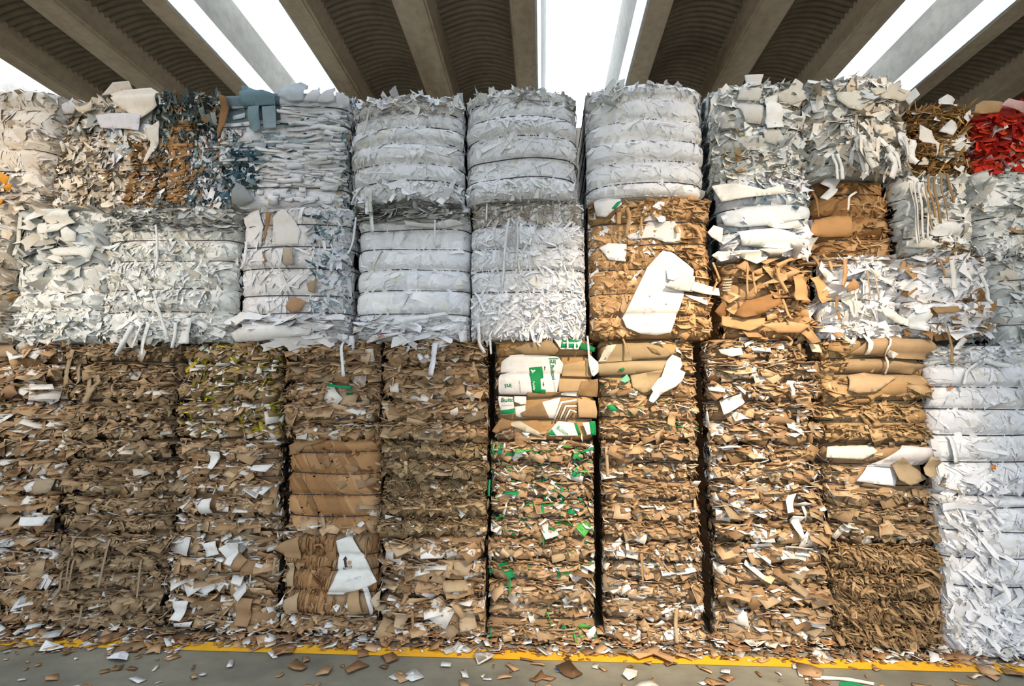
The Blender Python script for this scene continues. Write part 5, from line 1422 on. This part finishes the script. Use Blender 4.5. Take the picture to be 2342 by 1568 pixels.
B.sheet('plastic_sheet', [(2070, 305), (2095, 320), (2104, 350), (2102, 380), (2096, 352), (2070, 345)], (206, 202, 196), off=.1, thick=.001, label='translucent grey film')
for poly, c in (([(1900, 222), (1950, 222), (1975, 246), (1960, 262), (1930, 256), (1905, 240)], (204, 202, 192)), ([(1980, 212), (2040, 205), (2062, 222), (2050, 240), (2000, 236)], (196, 190, 176)), ([(1850, 240), (1880, 236), (1884, 262), (1858, 266)], (204, 206, 204)), ([(1980, 285), (2030, 300), (2062, 330), (2040, 338), (1990, 312)], (222, 214, 198))):
    B.sheet('paper_sheet', poly, c, off=.05, thick=.003, curl=.008)
B.wire_rings(); B.finish(40, SHEETS)
B = make('mixed_bale', (2058, 2204), (RZ2, ztop(226, 2135)), [300, 350], 'stringy brown bale of shredded card strips in the top tier, left of red bale', 'bale', G_T, yf=.05, **dict(SMOOTH, rnd=.06))
B.body(STRAW)
SB = [((168, 128, 72), 5), ((146, 106, 56), 4), ((188, 150, 92), 3), ((120, 86, 44), 2)]
B.scraps(SB, 3200, L=(.06, .22), asp=(.04, .12), tilt=(15, 30), yaw=30, roll='any', lift=(-.01, .04), bend=.2, thick=.002, jit=.1)
ragged(B, WHITE_G, 260, L=(.06, .16), asp=(.4, .9), tilt=(20, 25), lift=(.01, .05))
fringe(B, SB, n=140)
for poly in ([(2130, 240), (2150, 228), (2172, 236), (2170, 256), (2140, 252)], [(2130, 312), (2158, 285), (2170, 300), (2160, 322)], [(2050, 232), (2080, 212), (2090, 228), (2066, 250)]):
    B.sheet('paper_sheet', poly, (206, 208, 208), off=.07, thick=.002, curl=.01, label='white sheet')
B.wire_rings(); B.finish(30, ('card_strip', 'card_strip'))
B = make('paper_bale', (2216, 2420), (RZ2b, ztop(222, 2290)), [268, 310, 350], 'bright red paper bale in the top right corner', 'bale', G_T, yf=.0, **dict(SMOOTH, rnd=.06))
B.body(RED); ragged(B, RED, 3000, L=(.04, .14), asp=(.4, 1), tilt=(30, 26), roll=30); ragged(B, WHITE_G, 160, L=(.05, .14), tilt=(30, 26)); ragged(B, WHITE_G, 1600, region=(0, .06, 0, 1), tilt=(10, 30)); fringe(B, RED, n=110)
ragged(B, WHITE_G, 2400, L=(.03, .12), region=(0, 1, 0, .1), tilt=(25, 30), roll=60)
B.sheet('cardboard_flap', [(2215, 250), (2232, 240), (2270, 242), (2268, 268), (2214, 270)], (186, 142, 88), off=.06, thick=.004, label='brown card piece')
B.sheet('paper_sheet', [(2270, 252), (2290, 236), (2330, 250), (2345, 285), (2335, 296), (2320, 270)], (214, 160, 150), off=.06, thick=.003, label='pinkish sheet')
B.wire_rings(); B.finish(30, SHEETS)

# ------------------------------------------------------------------ scraps on the floor
class Ground:
    """a patch of floor that scraps can lie on"""
    def __init__(self, seed):
        self.rng = np.random.default_rng(seed)
        self.big = []
    emit = Bale.emit
def floor_pieces(n, seed, pal, yfun, L, pw=1.4, tilt=4, asp=(.25, .95), xr=(-3.9, 3.3)):
    g = Ground(seed)
    r = g.rng
    x = r.uniform(xr[0], xr[1], n)
    y = yfun(r, x)
    a = r.uniform(0, 2 * PI, n)
    z = np.zeros(n); o = np.ones(n)
    tx, ty = np.radians(r.normal(0, tilt, n)), np.radians(r.normal(0, tilt, n))
    pn = np.stack([np.sin(tx), np.sin(ty), o], 1); pn /= np.linalg.norm(pn, axis=1, keepdims=True)
    e1 = np.stack([np.cos(a), np.sin(a), z], 1); e1 -= pn * (e1 * pn).sum(1, keepdims=True); e1 /= np.linalg.norm(e1, axis=1, keepdims=True)
    e2 = np.cross(pn, e1)
    Ln = L[0] * (L[1] / L[0]) ** (r.uniform(0, 1, n) ** pw)
    Wd = Ln * r.uniform(asp[0], asp[1], n)
    c = np.stack([x, y, z + .5], 1)
    g.emit(c, e1, e2, pn, Ln, Wd, pal, .05, .06, .0028, .13)
    V, f, C, uu, ar, fl, asp_ = g.big[0]
    V[..., 2] -= V[..., 2].min(1, keepdims=True) - .0045    # settle on the floor
    return V, f, C, uu, ar, asp_, np.stack([x, y], 1)
FLOORPAL = [((188, 146, 104), 4), ((170, 128, 88), 3), ((204, 166, 126), 3), ((150, 112, 76), 1.5), ((228, 228, 226), 3.2), ((214, 206, 192), 1.5)]
def y_main(r, x):
    y = -.06 - .62 * r.uniform(0, 1, len(x)) ** 1.5
    return y - np.where(x < -2.3, .10, 0) * r.uniform(0, 1, len(x))
V, f, C, uu, ar, asp_, XY = floor_pieces(285, 3, FLOORPAL, y_main, (.028, .13))
order = np.argsort(-ar)
stack_edges = [unproject(p, 1460, 0)[0] for p in (140, 384, 644, 868, 1115, 1368, 1626, 1890, 2142)]
STACK = ['first', 'second', 'third', 'fourth', 'fifth', 'sixth', 'seventh', 'eighth', 'ninth', 'tenth']
def describe(i):
    c = C[i][0]
    sat = (c.max() - c.min()) / c.max()
    colr = 'white' if sat < .12 else 'cream' if sat < .35 else ('dark brown' if c.max() < .32 else 'brown' if c.max() < .52 else 'light brown')
    mat = 'paper' if colr in ('white', 'cream') else 'cardboard'
    size = 'large' if ar[i] > .0050 else 'medium' if ar[i] > .0016 else 'small'
    shape = 'strip' if asp_[i] < .36 else 'scrap'
    x, y = XY[i]
    zone = 'on the yellow line' if ys - .02 < y < ys + .135 else ('between yellow line and' if y >= ys + .135 else 'on bare concrete before')
    st = int(np.searchsorted(stack_edges, x))
    return colr, mat, size, shape, zone, st
groups = {}
for i in range(len(V)):
    groups.setdefault(describe(i), []).append(i)
ORD = ['first', 'second', 'third', 'fourth', 'fifth', 'sixth', 'seventh', 'eighth']
for key, ids in groups.items():
    colr, mat, size, shape, zone, st = key
    ids.sort(key=lambda i: XY[i][0])
    for k, i in enumerate(ids):
        o = bpy.data.objects.new('%s_%s' % (mat, shape), None)
        cen = V[i].mean(0); cen[2] = V[i][:, 2].min()
        me = mesh_np('%s_%s' % (mat, shape), V[i] - cen, f, C[i], M_PAPER, uu[i])
        bpy.data.objects.remove(o)
        o = bpy.data.objects.new('%s_%s' % (mat, shape), me)
        o.location = cen
        link(o)
        where = ('%s the %s stack' % (zone, STACK[st])) if zone != 'on the yellow line' else 'on the yellow line before %s stack' % STACK[st]
        lab = '%s %s %s %s %s' % (size, colr, mat, shape, where)
        if len(ids) > 1:
            lab += ', %s from left' % ORD[min(k, 7)]
        o['label'] = lab
        o['category'] = 'scrap'
        o['group'] = 'loose scraps on the hall floor'

# the few pieces on the floor one would name
def floor_thing(name, pts, z, col, label, thick=.003, bump=.0):
    P = [unproject_floor(*p) for p in pts]
    n = len(P)
    cx, cy = sum(p[0] for p in P) / n, sum(p[1] for p in P) / n
    bm = bmesh.new()
    rr2 = random.Random(len(label))
    lo = [bm.verts.new((p[0] - cx, p[1] - cy, .0 + bump * rr2.random())) for p in P]
    hi = [bm.verts.new((v.co.x, v.co.y, v.co.z + thick)) for v in lo]
    c0 = bm.verts.new((0, 0, bump * .8)); c1 = bm.verts.new((0, 0, bump * .8 + thick))
    for i in range(n):
        j = (i + 1) % n
        bm.faces.new((lo[j], lo[i], c0)); bm.faces.new((hi[i], hi[j], c1)); bm.faces.new((lo[i], lo[j], hi[j], hi[i]))
    m = [mm for mm in bpy.data.materials if mm.name == 'floor_%s' % name]
    mat = m[0] if m else make_plain('floor_%s' % name, col, .7)
    o = obj_bm(name, bm, mat)
    o.location = (cx, cy, z)
    o['label'] = label; o['category'] = 'scrap'; o['group'] = 'loose scraps on the hall floor'
def unproject_floor(px, py):
    d = CAM_R @ Vector(((px - CX) / FPX, -(py - CY) / FPX, -1.0))
    t = (0.004 - CAM.z) / d.z
    p = CAM + d * t
    return p.x, p.y
floor_thing('green_card', [(1922, 1560), (1950, 1561), (1975, 1567), (1972, 1574), (1920, 1572)], .004, (20, 140, 84), 'bright green card scrap on the bare concrete at bottom right', bump=.004)
floor_thing('blue_scrap', [(1274, 1530), (1292, 1531), (1290, 1538), (1272, 1536)], .004, (70, 110, 176), 'small blue scrap on the bare concrete below the dark gap', bump=.002)
floor_thing('long_strip', [(1840, 1551), (1880, 1547), (1940, 1550), (2000, 1562), (1998, 1567), (1938, 1555), (1880, 1552), (1842, 1555)], .004, (226, 224, 218), 'long thin white strip lying beside the green card scrap', bump=.002)
floor_thing('crumpled_paper', [(244, 1507), (262, 1500), (282, 1492), (294, 1502), (290, 1512), (268, 1517)], .006, (228, 228, 230), 'crumpled white paper sheet on the concrete before the second stack', bump=.03)
floor_thing('crumpled_paper', [(88, 1490), (104, 1472), (140, 1478), (146, 1486), (118, 1494)], .006, (226, 226, 228), 'broad white paper sheet lying before the leftmost stack', bump=.02)
floor_thing('curled_card', [(1424, 1548), (1432, 1537), (1458, 1540), (1456, 1558), (1438, 1556)], .006, (220, 210, 194), 'curled cream card scrap on the concrete before the seventh stack', bump=.03)
floor_thing('folded_flap', [(1445, 1506), (1490, 1484), (1545, 1514), (1538, 1522), (1492, 1498), (1462, 1512)], .006, (178, 140, 100), 'large folded brown flap lying across the yellow line', bump=.03)

# fine litter along the foot of the stack that nobody could count
def y_foot(r, x):
    return .03 - .26 * r.uniform(0, 1, len(x)) ** 1.6 - np.where(x < -2.2, .22, 0) * r.uniform(0, 1, len(x)) ** 1.5
V, f, C, uu, ar, asp_, XY = floor_pieces(2600, 9, FLOORPAL, y_foot, (.015, .085), tilt=13)
lift = np.clip((XY[:, 1] + .16) * .25, 0, .05) * np.random.default_rng(2).uniform(0, 1, len(V))
V[..., 2] += lift[:, None]
k = V.shape[1]
me = mesh_np('paper_litter', V.reshape(-1, 3), (f[None] + (np.arange(len(V)) * k)[:, None, None]).reshape(-1, 4), C.reshape(-1, 3), M_PAPER, uu.ravel())
o = link(bpy.data.objects.new('paper_litter', me))
o['kind'] = 'stuff'; o['label'] = 'fine litter of brown and white scraps along the foot of the stack'; o['category'] = 'litter'
